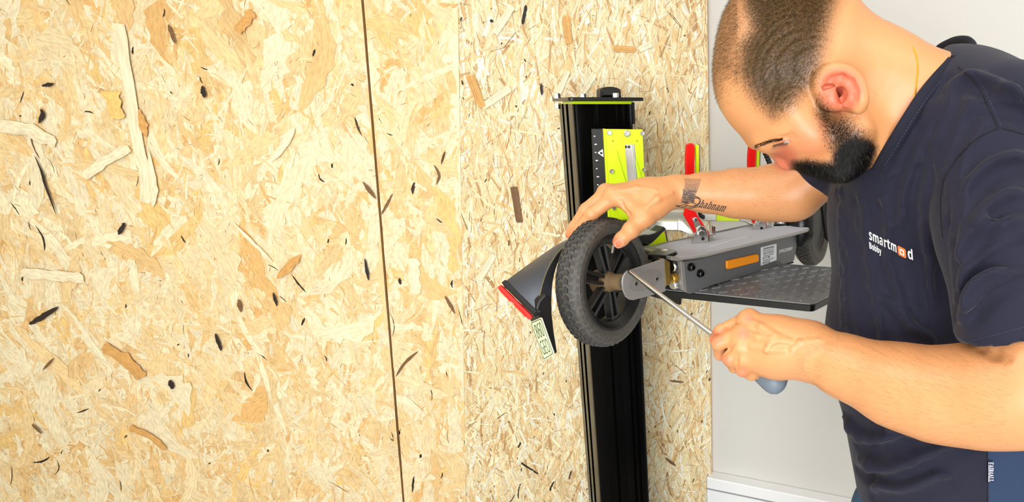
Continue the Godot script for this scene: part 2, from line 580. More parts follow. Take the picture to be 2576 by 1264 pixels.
# one strand board: a slab and the pressed strands of its face
func board(wall: Node3D, called: String, lf: Callable, rf: Callable, gl: float, gr: float, seed_: int, coarse: bool) -> void:
	var b := MB.new()
	var z0 := WALL_Z - 0.0215; var z1 := WALL_Z - 0.0025
	var pg := PackedVector2Array([Vector2(lf.call(0.0) + gl, 0.0), Vector2(rf.call(0.0) - gr, 0.0), Vector2(rf.call(2.75) - gr, 2.75), Vector2(lf.call(2.75) + gl, 2.75)])
	b.ext(pg, Vector3(0, 0, z1), Vector3.RIGHT, Vector3.UP, z1 - z0, 0.0)
	var pan := part(called, b, mat("osb_core", Color(0.80, 0.62, 0.38), 0.8), wall)
	var sk := "strand_soft" if coarse else "strand"
	if not mats.has(sk):
		var m := mat(sk, Color.WHITE, 0.62)
		m.vertex_color_use_as_albedo = true
		m.albedo_texture = grain_tex(2 if coarse else 1)
		m.texture_repeat = true
	var r := RandomNumberGenerator.new()
	r.seed = seed_
	var V := PackedVector3Array(); var N := PackedVector3Array(); var C := PackedColorArray(); var U := PackedVector2Array(); var I := PackedInt32Array()
	var xmin := maxf(minf(lf.call(0.0), lf.call(2.75)), -4.2); var xmax := maxf(rf.call(0.0), rf.call(2.75))
	var area := (xmax - xmin) * 2.75
	var pal_fine := [Color(0.97, 0.87, 0.66), Color(0.98, 0.91, 0.73), Color(0.95, 0.82, 0.59), Color(0.92, 0.76, 0.51), Color(1.0, 0.96, 0.84), Color(0.87, 0.69, 0.45), Color(0.78, 0.60, 0.38)]
	var wts_fine := [0.28, 0.50, 0.70, 0.82, 0.92, 0.97, 1.0]
	var pal_soft := [Color(0.97, 0.86, 0.65), Color(0.98, 0.90, 0.72), Color(0.96, 0.82, 0.58), Color(0.94, 0.77, 0.51), Color(0.98, 0.90, 0.73), Color(0.92, 0.72, 0.44), Color(0.97, 0.80, 0.50)]
	# passes: [density per m2, length, width, wobble, kind]
	var passes := [[1300.0, 0.13, 0.030, 0.10, 0], [1300.0, 0.10, 0.015, 0.10, 0], [3600.0, 0.075, 0.0062, 0.1, 0], [1300.0, 0.034, 0.0015, 0.1, 1], [14.0, 0.045, 0.005, 0.2, 2], [60.0, 0.009, 0.0032, 0.3, 2]]
	if coarse:
		passes = [[260.0, 0.26, 0.13, 0.10, 0], [420.0, 0.16, 0.07, 0.13, 0], [420.0, 0.10, 0.038, 0.18, 0], [500.0, 0.05, 0.016, 0.25, 0], [420.0, 0.09, 0.006, 0.2, 0], [7.0, 0.26, 0.022, 0.12, 3], [700.0, 0.018, 0.0014, 0.3, 1], [9.0, 0.06, 0.0048, 0.2, 2], [16.0, 0.02, 0.005, 0.22, 2]]
	var field := FastNoiseLite.new()
	field.seed = seed_
	field.frequency = 0.06
	field.fractal_octaves = 3
	var total := 0
	for ps in passes: total += int(ps[0] * area)
	var done := 0
	var l0: float = lf.call(0.0) + gl; var l1: float = (lf.call(2.75) - lf.call(0.0)) / 2.75
	var r0: float = rf.call(0.0) - gr; var r1: float = (rf.call(2.75) - rf.call(0.0)) / 2.75
	for ps in passes:
		var cnt := int(ps[0] * area)
		for i in cnt:
			var L: float = ps[1] * clampf(1.0 + r.randfn(0.0, 0.42), 0.3, 2.2)
			var W: float = ps[2] * clampf(1.0 + r.randfn(0.0, 0.40), 0.3, 2.2)
			var cxx := r.randf_range(xmin, xmax); var cyy := r.randf_range(0.0, 2.75)
			var ang := r.randfn(0.0, 0.38) + 0.10
			if r.randf() < (0.34 if coarse else 0.2): ang = r.randf_range(-PI / 2, PI / 2)
			var al := Vector2(sin(ang), cos(ang)); var ac := Vector2(al.y, -al.x)
			var base: Color
			var k: int = ps[4]
			var q := r.randf()
			if k == 0:
				var pi := 0
				if coarse: q = clampf(0.52 + field.get_noise_2d(cxx * 100.0, cyy * 70.0) * 0.75 + r.randfn(0.0, 0.16), 0.0, 0.999)
				while q > wts_fine[pi]: pi += 1
				base = (pal_soft if coarse else pal_fine)[pi]
				var s := r.randf_range(0.97, 1.03) if coarse else r.randf_range(0.94, 1.05)
				base = Color(base.r * s, base.g * s, base.b * s)
			elif k == 1: base = Color(0.66, 0.47, 0.27).lerp(Color(0.88, 0.68, 0.43), q) if r.randf() < 0.6 else Color(1.0, 0.95, 0.8)
			elif k == 2: base = Color(0.12, 0.09, 0.065).lerp(Color(0.46, 0.32, 0.18), q * q)
			else: base = Color(0.99, 0.92, 0.74)
			if k != 2: base = Color(base.r, base.g * 1.025, base.b * 1.075)
			base = Color(minf(base.r, 1.0), minf(base.g, 1.0), minf(base.b, 1.0))
			base = base.srgb_to_linear()
			var lift := WALL_Z - 0.0022 + (0.0013 if coarse else 0.0022) * float(done) / total + r.randf() * 0.0002
			done += 1
			var ta := r.randfn(0.0, 0.002 if coarse else 0.006); var tc := r.randfn(0.0, 0.012 if coarse else 0.035)
			var n := 4 if L < 0.05 else 7
			if k == 2: n = 8
			if coarse and k == 0 and L > 0.05: n += 6
			var bend := r.randfn(0.0, 0.06) * L * (1.6 if coarse else 0.45)
			var v0 := V.size()
			var uo := r.randf(); var vo := r.randf()
			var wob: float = ps[3]
			var t0 := r.randfn(0.0, 0.25); var t1 := r.randfn(0.0, 0.25)
			for j in n + 1:
				var t := float(j) / n
				var y := (t - 0.5) * L
				var hw := W * 0.5
				if coarse: hw *= pow(sin(PI * clampf(t * 0.96 + 0.02, 0.0, 1.0)), 0.55)
				elif j == 0 or j == n: hw *= r.randf_range(0.25, 1.0)
				var bx := bend * (4.0 * t * (1.0 - t))
				for sd: float in [-1.0, 1.0]:
					var off := hw * sd * (1.0 + r.randfn(0.0, wob))
					var yy := y + (t1 if j == n else (t0 if j == 0 else 0.0)) * sd * minf(W, L / n * 0.7)
					var p := Vector2(cxx, cyy) + al * yy + ac * (off + bx)
					p.y = clampf(p.y, 0.0, 2.75)
					p.x = clampf(p.x, l0 + l1 * p.y, r0 + r1 * p.y)
					V.append(Vector3(p.x, p.y, minf(lift + ta * yy + tc * off, WALL_Z + 0.0012)))
					var nv := Vector3(-ac.x * tc * 2.0 + ac.x * sd * 0.10, -ac.y * tc * 2.0 + ac.y * sd * 0.10, 1.0).normalized()
					N.append(nv)
					var sh := 1.0 + r.randfn(0.0, 0.04)
					C.append(Color(minf(base.r * sh, 1.0), minf(base.g * sh, 1.0), minf(base.b * sh, 1.0)))
					U.append(Vector2(uo + off / 0.06, vo + yy / 0.35))
			for j in n:
				var a := v0 + j * 2
				I.append_array([a, a + 2, a + 1, a + 1, a + 2, a + 3])
	# the strands, knots and splits that stand out on this board
	var dark := Color(0.17, 0.125, 0.09); var pale := Color(0.99, 0.94, 0.80); var tan := Color(0.88, 0.67, 0.39); var brown := Color(0.50, 0.36, 0.22)
	var marks := [
		[[[92, 392], [108, 430], [122, 475], [146, 540]], 6, dark], [[[78, 815], [112, 795], [150, 772]], 13, dark], [[[110, 217], [140, 211]], 7, dark], [[[513, 216], [518, 246]], 11, dark],
		[[[108, 274], [112, 290], [102, 310]], 9, dark], [[[262, 872], [320, 905], [360, 950]], 38, tan], [[[318, 560], [302, 590]], 10, dark], [[[690, 735], [700, 770]], 7, dark], [[[920, 650], [930, 705]], 7, dark],
		[[[603, 752], [610, 785]], 10, brown], [[[432, 955], [437, 978]], 14, dark], [[[545, 838], [560, 882]], 9, dark], [[[915, 457], [948, 500]], 8, brown], [[[428, 62], [445, 110]], 8, brown], [[[140, 900], [112, 930]], 5, brown],
		[[[303, 60], [325, 190], [345, 330], [368, 430], [372, 510]], 28, pale], [[[378, 380], [392, 470], [388, 520]], 14, pale], [[[215, 445], [270, 405], [330, 372]], 22, pale], [[[60, 685], [140, 692], [215, 700]], 26, pale], [[[0, 318], [80, 330], [145, 362]], 30, pale],
		[[[685, 405], [720, 360], [745, 320]], 16, pale], [[[590, 560], [640, 610], [690, 660]], 9, pale], [[[283, 230], [300, 300]], 36, Color(0.99, 0.82, 0.50)], 
		[[[355, 275], [372, 345]], 16, tan], [[[640, 30], [600, 80]], 20, tan], [[[330, 1075], [380, 1095], [420, 1130]], 20, tan], [[[85, 1065], [110, 1090]], 9, brown], [[[760, 640], [700, 700]], 18, tan]]
	if seed_ == 12: marks = [[[[988, 488], [960, 540]], 6, brown], [[[1052, 884], [1020, 912], [996, 948]], 7, brown], [[[1010, 1000], [1060, 1040]], 24, pale], [[[1092, 415], [1105, 440], [1098, 465]], 6, brown], [[[1005, 700], [1008, 716]], 7, dark], [[[1120, 745], [1145, 790]], 8, brown], [[[1040, 650], [1045, 740]], 30, pale]]
	if seed_ == 13: marks = [[[[1293, 470], [1308, 560]], 18, brown], [[[1543, 122], [1600, 125]], 13, tan], [[[1640, 110], [1608, 125]], 14, pale], [[[1290, 15], [1262, 60], [1245, 84]], 16, pale], [[[1285, 222], [1215, 268]], 16, pale], [[[1497, 185], [1465, 238]], 15, pale], [[[1430, 178], [1404, 240]], 12, pale], [[[1182, 190], [1215, 270]], 20, tan], [[[1362, 210], [1364, 240]], 6, dark], [[[1233, 52], [1242, 54]], 6, dark], [[[1684, 958], [1720, 962]], 5, brown], [[[1674, 1152], [1700, 1172]], 7, brown], [[[1424, 40], [1432, 110]], 18, tan], [[[1245, 640], [1205, 705]], 16, pale], [[[1720, 1040], [1690, 1085]], 9, pale]]
	for mk in marks:
		var cv := curve_px(mk[0], 12)
		var b0 := V.size()
		var col: Color = (mk[2] as Color).srgb_to_linear()
		for j in 12:
			var p := PL(cv[j][0], cv[j][1], Vector3(0, 0, WALL_Z), Vector3.BACK)
			var p2 := PL(cv[mini(j + 1, 11)][0], cv[mini(j + 1, 11)][1], Vector3(0, 0, WALL_Z), Vector3.BACK)
			var p1 := PL(cv[maxi(j - 1, 0)][0], cv[maxi(j - 1, 0)][1], Vector3(0, 0, WALL_Z), Vector3.BACK)
			var dd := (p2 - p1).normalized()
			var sd3 := Vector3(dd.y, -dd.x, 0)
			var hw: float = mk[1] * 0.0013 * 0.5 * (pow(sin(PI * (j + 0.3) / 11.6), 0.85) * 1.15 if (coarse and mk[1] < 20) or mk[1] < 9 else (r.randf_range(0.5, 0.95) if j == 0 or j == 11 else 1.0))
			for sd: float in [-1.0, 1.0]:
				var q := p + sd3 * (hw * sd * (1.0 + r.randfn(0.0, 0.16 if coarse else 0.04)))
				V.append(Vector3(clampf(q.x, l0 + l1 * q.y, r0 + r1 * q.y), q.y, WALL_Z + 0.0003 + b0 * 1e-8 + marks.find(mk) * 0.00004))
				N.append((Vector3.BACK + sd3 * sd * 0.12).normalized())
				var sh := 1.0 + r.randfn(0.0, 0.05)
				C.append(Color(minf(col.r * sh, 1.0), minf(col.g * sh, 1.0), minf(col.b * sh, 1.0)))
				U.append(Vector2(hw * sd / 0.06 + 0.3, j * 0.05))
			if j < 11:
				var a := b0 + j * 2
				I.append_array([a, a + 2, a + 1, a + 1, a + 2, a + 3])
	var arr := []
	arr.resize(Mesh.ARRAY_MAX)
	arr[Mesh.ARRAY_VERTEX] = V; arr[Mesh.ARRAY_NORMAL] = N; arr[Mesh.ARRAY_COLOR] = C; arr[Mesh.ARRAY_TEX_UV] = U; arr[Mesh.ARRAY_INDEX] = I
	var me := ArrayMesh.new()
	me.add_surface_from_arrays(Mesh.PRIMITIVE_TRIANGLES, arr)
	var st := put_mesh("strands", me, mats[sk], pan)
	st.set_meta("kind", "stuff")

const SC := 0.7505  # heading of the scooter, away to the right
var b_dir := Vector3(sin(SC), 0, -cos(SC))
var n_b := Vector3(cos(SC), 0, sin(SC))

func stand() -> void:
	var fr := 0.42
	var cn := Vector3(sin(fr), 0, cos(fr))      # the column's front
	var ct := Vector3(cos(fr), 0, -sin(fr))     # along its front, to the right
	var fl := P(1441, 262, 1.42)                # top of the front left arris
	var top := fl.y
	var frt := PL(1590, 262, fl, cn)
	var w := (frt - fl).length()
	# depth of the side from the left silhouette
	var lr := ray(1406, 262)
	var k := Vector3(fl.x - EYE.x, 0, fl.z - EYE.z)
	var den := lr.x * cn.z - lr.z * cn.x
	var dd := absf((k.x * lr.z - k.z * lr.x) / den)
	var ctr := fl + ct * w / 2 - cn * dd / 2
	var o := thing("repair_stand", "tall black aluminium repair stand with lime carriage and a scooter clamped on its platform", "stand", Vector3(ctr.x, 0, ctr.z))
	# section of the column: slots on the side, ribs and grooves on the front
	var pg := PackedVector2Array()
	var e := 0.010
	pg.append(Vector2(0, -dd))
	for s in [[0.22, 0.36], [0.52, 0.68]]:
		pg.append(Vector2(0, -dd * (1.0 - s[0]))); pg.append(Vector2(0.012, -dd * (1.0 - s[0]))); pg.append(Vector2(0.012, -dd * (1.0 - s[1]))); pg.append(Vector2(0, -dd * (1.0 - s[1])))
	pg.append(Vector2(0, -0.012))
	pg.append(Vector2(0.002, -0.005)); pg.append(Vector2(0.006, -0.001)); pg.append(Vector2(0.012, 0.0))
	var front := func(a: float, b: float, n: int, dep: float) -> void:
		for i in n:
			var x0 := lerpf(a, b, float(i) / n); var x1 := lerpf(a, b, float(i + 1) / n)
			pg.append(Vector2(w * x0, 0)); pg.append(Vector2(w * lerpf(x0, x1, 0.6), 0))
			pg.append(Vector2(w * lerpf(x0, x1, 0.66), -dep)); pg.append(Vector2(w * lerpf(x0, x1, 0.94), -dep))
	front.call(0.2, 0.345, 5, 0.0016)
	pg.append(Vector2(w * 0.35, -0.001)); pg.append(Vector2(w * 0.35, -0.02)); pg.append(Vector2(w * 0.415, -0.02)); pg.append(Vector2(w * 0.415, -0.001))
	front.call(0.42, 0.56, 6, 0.0016)
	pg.append(Vector2(w * 0.57, 0)); pg.append(Vector2(w * 0.71, 0))
	pg.append(Vector2(w * 0.71, -0.02)); pg.append(Vector2(w * 0.76, -0.02)); pg.append(Vector2(w * 0.76, 0)); pg.append(Vector2(w * 0.80, 0)); pg.append(Vector2(w * 0.80, -0.018)); pg.append(Vector2(w * 0.87, -0.018))
	pg.append(Vector2(w * 0.87, 0))
	front.call(0.88, 0.96, 2, 0.0015)
	pg.append(Vector2(w - 0.003, 0)); pg.append(Vector2(w, -0.003)); pg.append(Vector2(w, -dd))
	var b := MB.new()
	var zx := Vector3(fl.x, top, fl.z)
	b.ext(pg, zx, ct, -cn * -1.0, 0.001)
	# extrude downwards: frame x = ct, y = -cn turned so that its normal is up
	b = MB.new()
	var pg2 := PackedVector2Array()
	for p in pg: pg2.append(Vector2(p.x, -p.y))
	pg2.reverse()
	var pg3 := PackedVector2Array()
	for p in pg: pg3.append(Vector2(p.x, p.y))
	b.ext(pg3, Vector3(fl.x, top, fl.z), ct, cn, -1.0 if false else top - 0.02, 0.0)
	# ext runs along -(x cross y); make sure that this is down
	if ct.cross(cn).y < 0:
		b = MB.new()
		b.ext(pg3, Vector3(fl.x, 0.02, fl.z), ct, cn, top - 0.02, 0.0)
	part("column", b, mats["anodised"], o, "", 25.0)
	b = MB.new()
	b.box(Vector3(ctr.x, 0.012, ctr.z), ct * 0.3, Vector3(0, 0.012, 0), cn * 0.3, 0.006)
	part("base_plate", b, mats["black_metal"], o)
	# lime gasket and top plate
	b = MB.new()
	var lime_y := top + 0.004
	b.box(fl + ct * (w * 0.5) - cn * (dd * 0.32) + Vector3(0, 0.004, 0), ct * (w * 0.5 + 0.002), Vector3(0, 0.004, 0), cn * (dd * 0.32 + 0.004), 0.002)
	part("gasket", b, mats["lime"], o)
	b = MB.new()
	var pc := fl + ct * (w * 0.5) - cn * (dd * 0.5) + Vector3(0, 0.0125, 0)
	var plate := rounded(PackedVector2Array([Vector2(-w * 0.62, -dd * 0.72), Vector2(w * 0.62, -dd * 0.72), Vector2(w * 0.62, dd * 0.2), Vector2(w * 0.45, dd * 0.5), Vector2(-w * 0.35, dd * 0.5), Vector2(-w * 0.5, dd * 0.72), Vector2(-w * 0.62, dd * 0.5)]), 0.012)
	b.ext(plate, pc + Vector3(0, 0.004, 0), ct, cn.rotated(Vector3.UP, PI) , 0.009, 0.0015)
	part("top_plate", b, mats["black_metal"], o)
	for q in [[1402, 243, 0.02], [1467, 241, 0.06], [1549, 249, 0.0]]:
		var bp := PL(q[0], q[1] + 6, Vector3(0, pc.y + 0.004, 0), Vector3.UP)
		bp = P(q[0], q[1] + 4, 1.42 + q[2])
		bp.y = pc.y + 0.004
		bolt(o, bp, Vector3.UP, 0.0085, 0.011, mats["steel"], "bolt", true)
	var nb := P(1402, 262, 1.43)
	bolt(o, nb, Vector3.DOWN, 0.008, 0.012, mats["steel"], "bolt", true)
	# knob on the top
	b = MB.new()
	var kn := P(1532, 250, 1.47)
	kn.y = pc.y + 0.003
	var kp := PackedVector2Array()
	for i in 13:
		var a := PI * i / 12.0
		kp.append(Vector2(-cos(a) * 0.0275, maxf(0.0, sin(a)) * 0.011 + (0.017 if i > 0 and i < 12 else 0.0)))
	b.ext(kp, kn + ct * 0.0 + cn * 0.03, ct, Vector3.UP, 0.062, 0.007)
	part("knob", b, mats["black_plastic"], o)
	# lug down the back right
	b = MB.new()
	b.box(P(1593, 285, 1.47), ct * 0.003, Vector3(0, 0.028, 0), cn * 0.008, 0.002)
	part("lug", b, mats["black_metal"], o)
	carriage(o, cn, ct)
	platform(o)
	clamps(o)

func carriage(o: Node3D, cn: Vector3, ct: Vector3) -> void:
	var ln := Vector3(sin(0.30), 0, cos(0.30))
	var pt := P(1568, 430, 1.34)
	var b := MB.new()
	# scale strip with marks
	var sp := pt - ln * 0.012
	ext_px(b, [[1489, 325], [1521, 325], [1534, 640], [1502, 640]], sp, ln, 0.02, 0.001)
	var strip := part("scale_strip", b, mats["strip"], o)
	var marks := MB.new()
	for i in 7:
		var y := 343.0 + i * 20.4
		var x := 1495.5 + i * 1.42
		var h := 2.2 if i % 2 == 0 else 3.6
		var p := PL(x + (1.5 if i % 2 else 0.0), y, sp + ln * 0.0006, ln)
		marks.box(p, ct * h * 0.00075, Vector3(0, 0.0013, 0), ln * 0.0006)
	part("marks", marks, mats["white_print"], strip)
	var ptr := MB.new()
	var tr := on_plane([[1503, 385], [1516.5, 375], [1518.5, 396]], sp + ln * 0.002, ln)
	var hole := on_plane([[1503, 385], [1512.5, 385.5]], sp + ln * 0.002, ln)
	var hc: Vector2 = hole[3][1]
	ptr.ext(rounded(tr[3], 0.002), tr[0], tr[1], tr[2], 0.002, 0.0003)
	part("pointer", ptr, mats["white_print"], strip)
	ptr = MB.new()
	ptr.cyl(tr[0] + tr[1] * hc.x + tr[2] * hc.y - ln * 0.001, tr[0] + tr[1] * hc.x + tr[2] * hc.y + ln * 0.0004, 0.003, 14)
	part("pointer_hole", ptr, mats["strip"], strip)
	# lime plate with its window
	b = MB.new()
	var f := on_plane([[1518, 325], [1616, 326], [1621, 440], [1632, 488], [1658, 552], [1680, 614], [1672, 642], [1536, 642], [1530, 560]], pt, ln)
	var win := on_plane([[1518, 325], [1572, 363], [1597, 363], [1607, 470], [1580, 470]], pt, ln)
	var ww: PackedVector2Array = (win[3] as PackedVector2Array).slice(1)
	# four strips round the window keep its edges clean
	var fp: PackedVector2Array = f[3]
	var X := func(x: float, y: float) -> Vector2:
		var q := PL(x, y, pt, ln) - (f[0] as Vector3)
		return Vector2(q.dot(f[1]), q.dot(f[2]))
	var lp := [X.call(1518, 325), X.call(1567, 325.5), X.call(1572, 363), X.call(1580, 470), X.call(1590, 642), X.call(1536, 642), X.call(1530, 560)]
	b.ext(PackedVector2Array(lp), f[0], f[1], f[2], 0.008)
	b.ext(PackedVector2Array([X.call(1597, 363), X.call(1590, 326), X.call(1616, 326), X.call(1621, 440), X.call(1632, 488), X.call(1658, 552), X.call(1680, 614), X.call(1672, 642), X.call(1622, 642), X.call(1607, 470)]), f[0], f[1], f[2], 0.008)
	b.ext(PackedVector2Array([X.call(1567, 325.5), X.call(1590, 326), X.call(1597, 363), X.call(1572, 363)]), f[0], f[1], f[2], 0.008)
	b.ext(PackedVector2Array([X.call(1580, 470), X.call(1607, 470), X.call(1622, 642), X.call(1590, 642)]), f[0], f[1], f[2], 0.008)
	# folded left cheek
	ext_px(b, [[1517.5, 325], [1524, 325], [1542, 642], [1535, 642]], pt + ln * 0.0015, ln, 0.03, 0.0015)
	var pl := part("carriage_plate", b, mats["lime"], o)
	# ribs
	for q in [[[1551, 380], [1582, 482], [1553, 482]], [[1599, 400], [1622, 470], [1608, 478]]]:
		b = MB.new()
		ext_px(b, q, pt + ln * 0.006, ln, 0.01, 0.0015)
		part("rib", b, mats["lime"], pl)
	b = MB.new()
	ext_px(b, [[1571, 358], [1600, 358], [1610, 476], [1579, 476]], pt - ln * 0.014, ln, 0.01)
	ext_px(b, [[1590, 358], [1595, 358], [1604, 476], [1599, 476]], pt - ln * 0.010, ln, 0.004, 0.001)
	var rail := part("guide_rail", b, mat("rail_aluminium", Color(0.86, 0.87, 0.88), 0.3, 0.9), o)
	for q in [[1574, 370], [1582, 370]]:
		b = MB.new()
		var hp := PL(q[0], q[1], pt - ln * 0.014, ln)
		b.cyl(hp - ln * 0.002, hp + ln * 0.0004, 0.0032, 14)
		part("rail_hole", b, mats["strip"], rail)
	for q in [[1533, 334, 0.0062], [1577, 336, 0.0078], [1616, 336, 0.0062], [1539, 431, 0.0062], [1620, 427, 0.0055], [1545, 524, 0.005]]:
		bolt(pl, PL(q[0], q[1], pt, ln), ln, q[2], 0.006, mats["steel"])
	for q in [[1542, 355], [1603, 355]]:
		b = MB.new()
		var hp := PL(q[0], q[1], pt, ln)
		b.cyl(hp - ln * 0.001, hp + ln * 0.0005, 0.0016, 10)
		part("pin_hole", b, mat("pin_dark", Color(0.35, 0.38, 0.05), 0.5), pl)
	# arm that carries the platform out from the carriage
	b = MB.new()
	var a0 := P(1560, 700, 1.42); var a1 := P(1700, 735, 1.3)
	b.box(Vector3((a0.x + a1.x) / 2, plat_y - 0.03, (a0.z + a1.z) / 2), (a1 - a0) * Vector3(0.6, 0, 0.6), Vector3(0, 0.018, 0), Vector3(0, 0, 0.03), 0.003)
	part("platform_arm", b, mats["black_metal"], o)
	b = MB.new()
	b.box(P(1570, 640, 1.40) * Vector3(1, 0, 1) + Vector3(0, plat_y + 0.03, 0), ct * 0.06, Vector3(0, 0.09, 0), ln * 0.03, 0.004)
	part("carriage_block", b, mats["black_metal"], o)

var deck_pt := P(1742, 738, 1.2)
var plat_y := P(1742, 738, 1.2).y - 0.001

func platform(o: Node3D) -> void:
	var pp := Vector3(0, plat_y, 0)
	var H := func(x: float, y: float) -> Vector2:
		var q := PL(x, y, pp, Vector3.UP)
		return Vector2(q.x, -q.z)
	var pts := [[1636, 725], [2046, 766], [2218, 681], [1978, 664], [1800, 655]]
	var pg := PackedVector2Array()
	for q in pts: pg.append(H.call(q[0], q[1]))
	var rp := PackedVector2Array()
	var b := MB.new()
	rp = rounded(pg, 0.012)
	b.ext(rp, Vector3(0, plat_y - 0.003, 0), Vector3.RIGHT, Vector3.FORWARD, 0.0145, 0.001)
	part("platform", b, mat("platform_black", Color(0.02, 0.02, 0.02), 0.3), o, "black steel platform")
	# tread mat with raised bars
	b = MB.new()
	var rm := Geometry2D.offset_polygon(rp, -0.0015)
	b.ext(rm[0] if rm.size() > 0 else rp, Vector3(0, plat_y, 0), Vector3.RIGHT, Vector3.FORWARD, 0.003, 0.0006)
	var tm := part("tread_mat", b, mat("mat_rubber", Color(0.52, 0.525, 0.54), 0.33, 0.4, {"metallic_specular": 0.7}), o, "black checker plate rubber mat")
	b = MB.new()
	var safe: Array = Geometry2D.offset_polygon(rp, -0.016)
	var n := 0
	var e0 := (pg[1] - pg[0]).normalized(); var e1 := Vector2(-e0.y, e0.x)
	for i in range(-4, 60):
		for j in range(-10, 60):
			var c := pg[0] + e0 * (i * 0.0235) + e1 * (j * 0.0235 - 0.1)
			if safe.size() == 0 or not Geometry2D.is_point_in_polygon(c, safe[0]): continue
			var d := (e0 + e1).normalized() if (i + j) % 2 == 0 else (e0 - e1).normalized()
			var s := Vector2(-d.y, d.x)
			var ring := PackedVector3Array(); var ring2 := PackedVector3Array()
			for k in 10:
				var a := TAU * k / 10.0
				var q := c + d * cos(a) * 0.0115 + s * sin(a) * (0.0036 * (1.0 - 0.4 * absf(cos(a))))
				var q2 := c + d * cos(a) * 0.009 + s * sin(a) * 0.0014
				ring.append(Vector3(q.x, plat_y, -q.y)); ring2.append(Vector3(q2.x, plat_y + 0.0022, -q2.y))
			b.grid([ring, ring2], true); b.fan(ring2)
			n += 1
	var bars := part("tread_bars", b, mats["mat_rubber"], tm)
	bars.set_meta("kind", "stuff")

func clamps(o: Node3D) -> void:
	var d1 := 1.27
	var first := clamp_unit(o, d1)
	# the second clamp is the same one further along the deck
	var mv := P(1911.6, 561.6, d1 / 0.9) - P(1763.5, 586, d1)
	var second := first.duplicate()
	second.name = "toggle_clamp_001"
	o.add_child(second, true)
	second.position = first.position + mv
	# arms from the carriage to the clamps
	var an := Vector3(0.12, 0, 1).normalized()
	var b := MB.new()
	ext_px(b, [[1600, 556], [1706, 556], [1706, 581], [1600, 581]], P(1700, 568, d1 + 0.02), an, 0.022, 0.002)
	var arm := part("clamp_arm", b, mat("zinc", Color(0.88, 0.88, 0.84), 0.3, 0.85), o)
	b = MB.new()
	ext_px(b, [[1704, 554], [1710, 553], [1719, 557], [1746, 586], [1745, 594], [1738, 593], [1712, 582], [1704, 582]], P(1700, 568, d1 + 0.018), an, 0.018, 0.002)
	part("clamp_arm_tip", b, mats["zinc"], arm)
	b = MB.new()
	b.cyl(P(1621, 577, d1 + 0.02), P(1621, 592, d1 + 0.02), 0.011, 16, 0.002)
	part("spigot", b, mats["zinc"], arm)
	b = MB.new()
	var d2 := d1 / 0.9 + 0.02
	ext_px(b, [[1640, 530], [1803, 532], [1803, 557], [1640, 557]], P(1800, 545, d2), an, 0.02, 0.002)
	var arm2 := part("clamp_arm", b, mats["zinc"], o)
	b = MB.new()
	ext_px(b, [[1803, 534], [1862, 545], [1862, 557], [1803, 557]], P(1800, 545, d2), an, 0.02, 0.001)  # lime reflected in the bar, built as a coloured section
	part("lime_reflection", b, mats["lime"], arm2, "lime reflection painted on the clamp arm")
	b = MB.new()
	ext_px(b, [[1860, 547], [1870, 551], [1893, 563], [1892, 568], [1874, 559], [1860, 557]], P(1800, 545, d2 - 0.002), an, 0.016, 0.002)
	part("clamp_arm_tip", b, mats["zinc"], arm2)
	b = MB.new()
	b.tube([P(1590, 560, 1.36), P(1600, 568, d1 + 0.03)], [0.014], 12)
	part("pivot", b, mats["zinc"], o)
	# black curved rest in front of the arm
	b = MB.new()
	ext_px(b, [[1600, 598], [1620, 592], [1634, 592], [1648, 588], [1661, 580], [1671, 571.5], [1677, 577], [1667, 586], [1654, 600], [1641, 612], [1634, 616], [1624, 613], [1600, 618]], P(1650, 590, 1.2), n_b, 0.03, 0.0015)
	part("hook_rest", b, mats["black_plastic"], o, "black curved rest")
	b = MB.new()
	ext_px(b, [[1600, 595], [1620, 590], [1634, 590], [1647, 586], [1660, 578.5], [1670, 571], [1671.5, 572.3], [1661, 581], [1648, 589.5], [1634, 593.5], [1620, 593.5], [1600, 599]], P(1650, 590, 1.205), n_b, 0.03)
	part("rest_pad", b, mat("pad_grey", Color(0.62, 0.64, 0.66), 0.5), o)

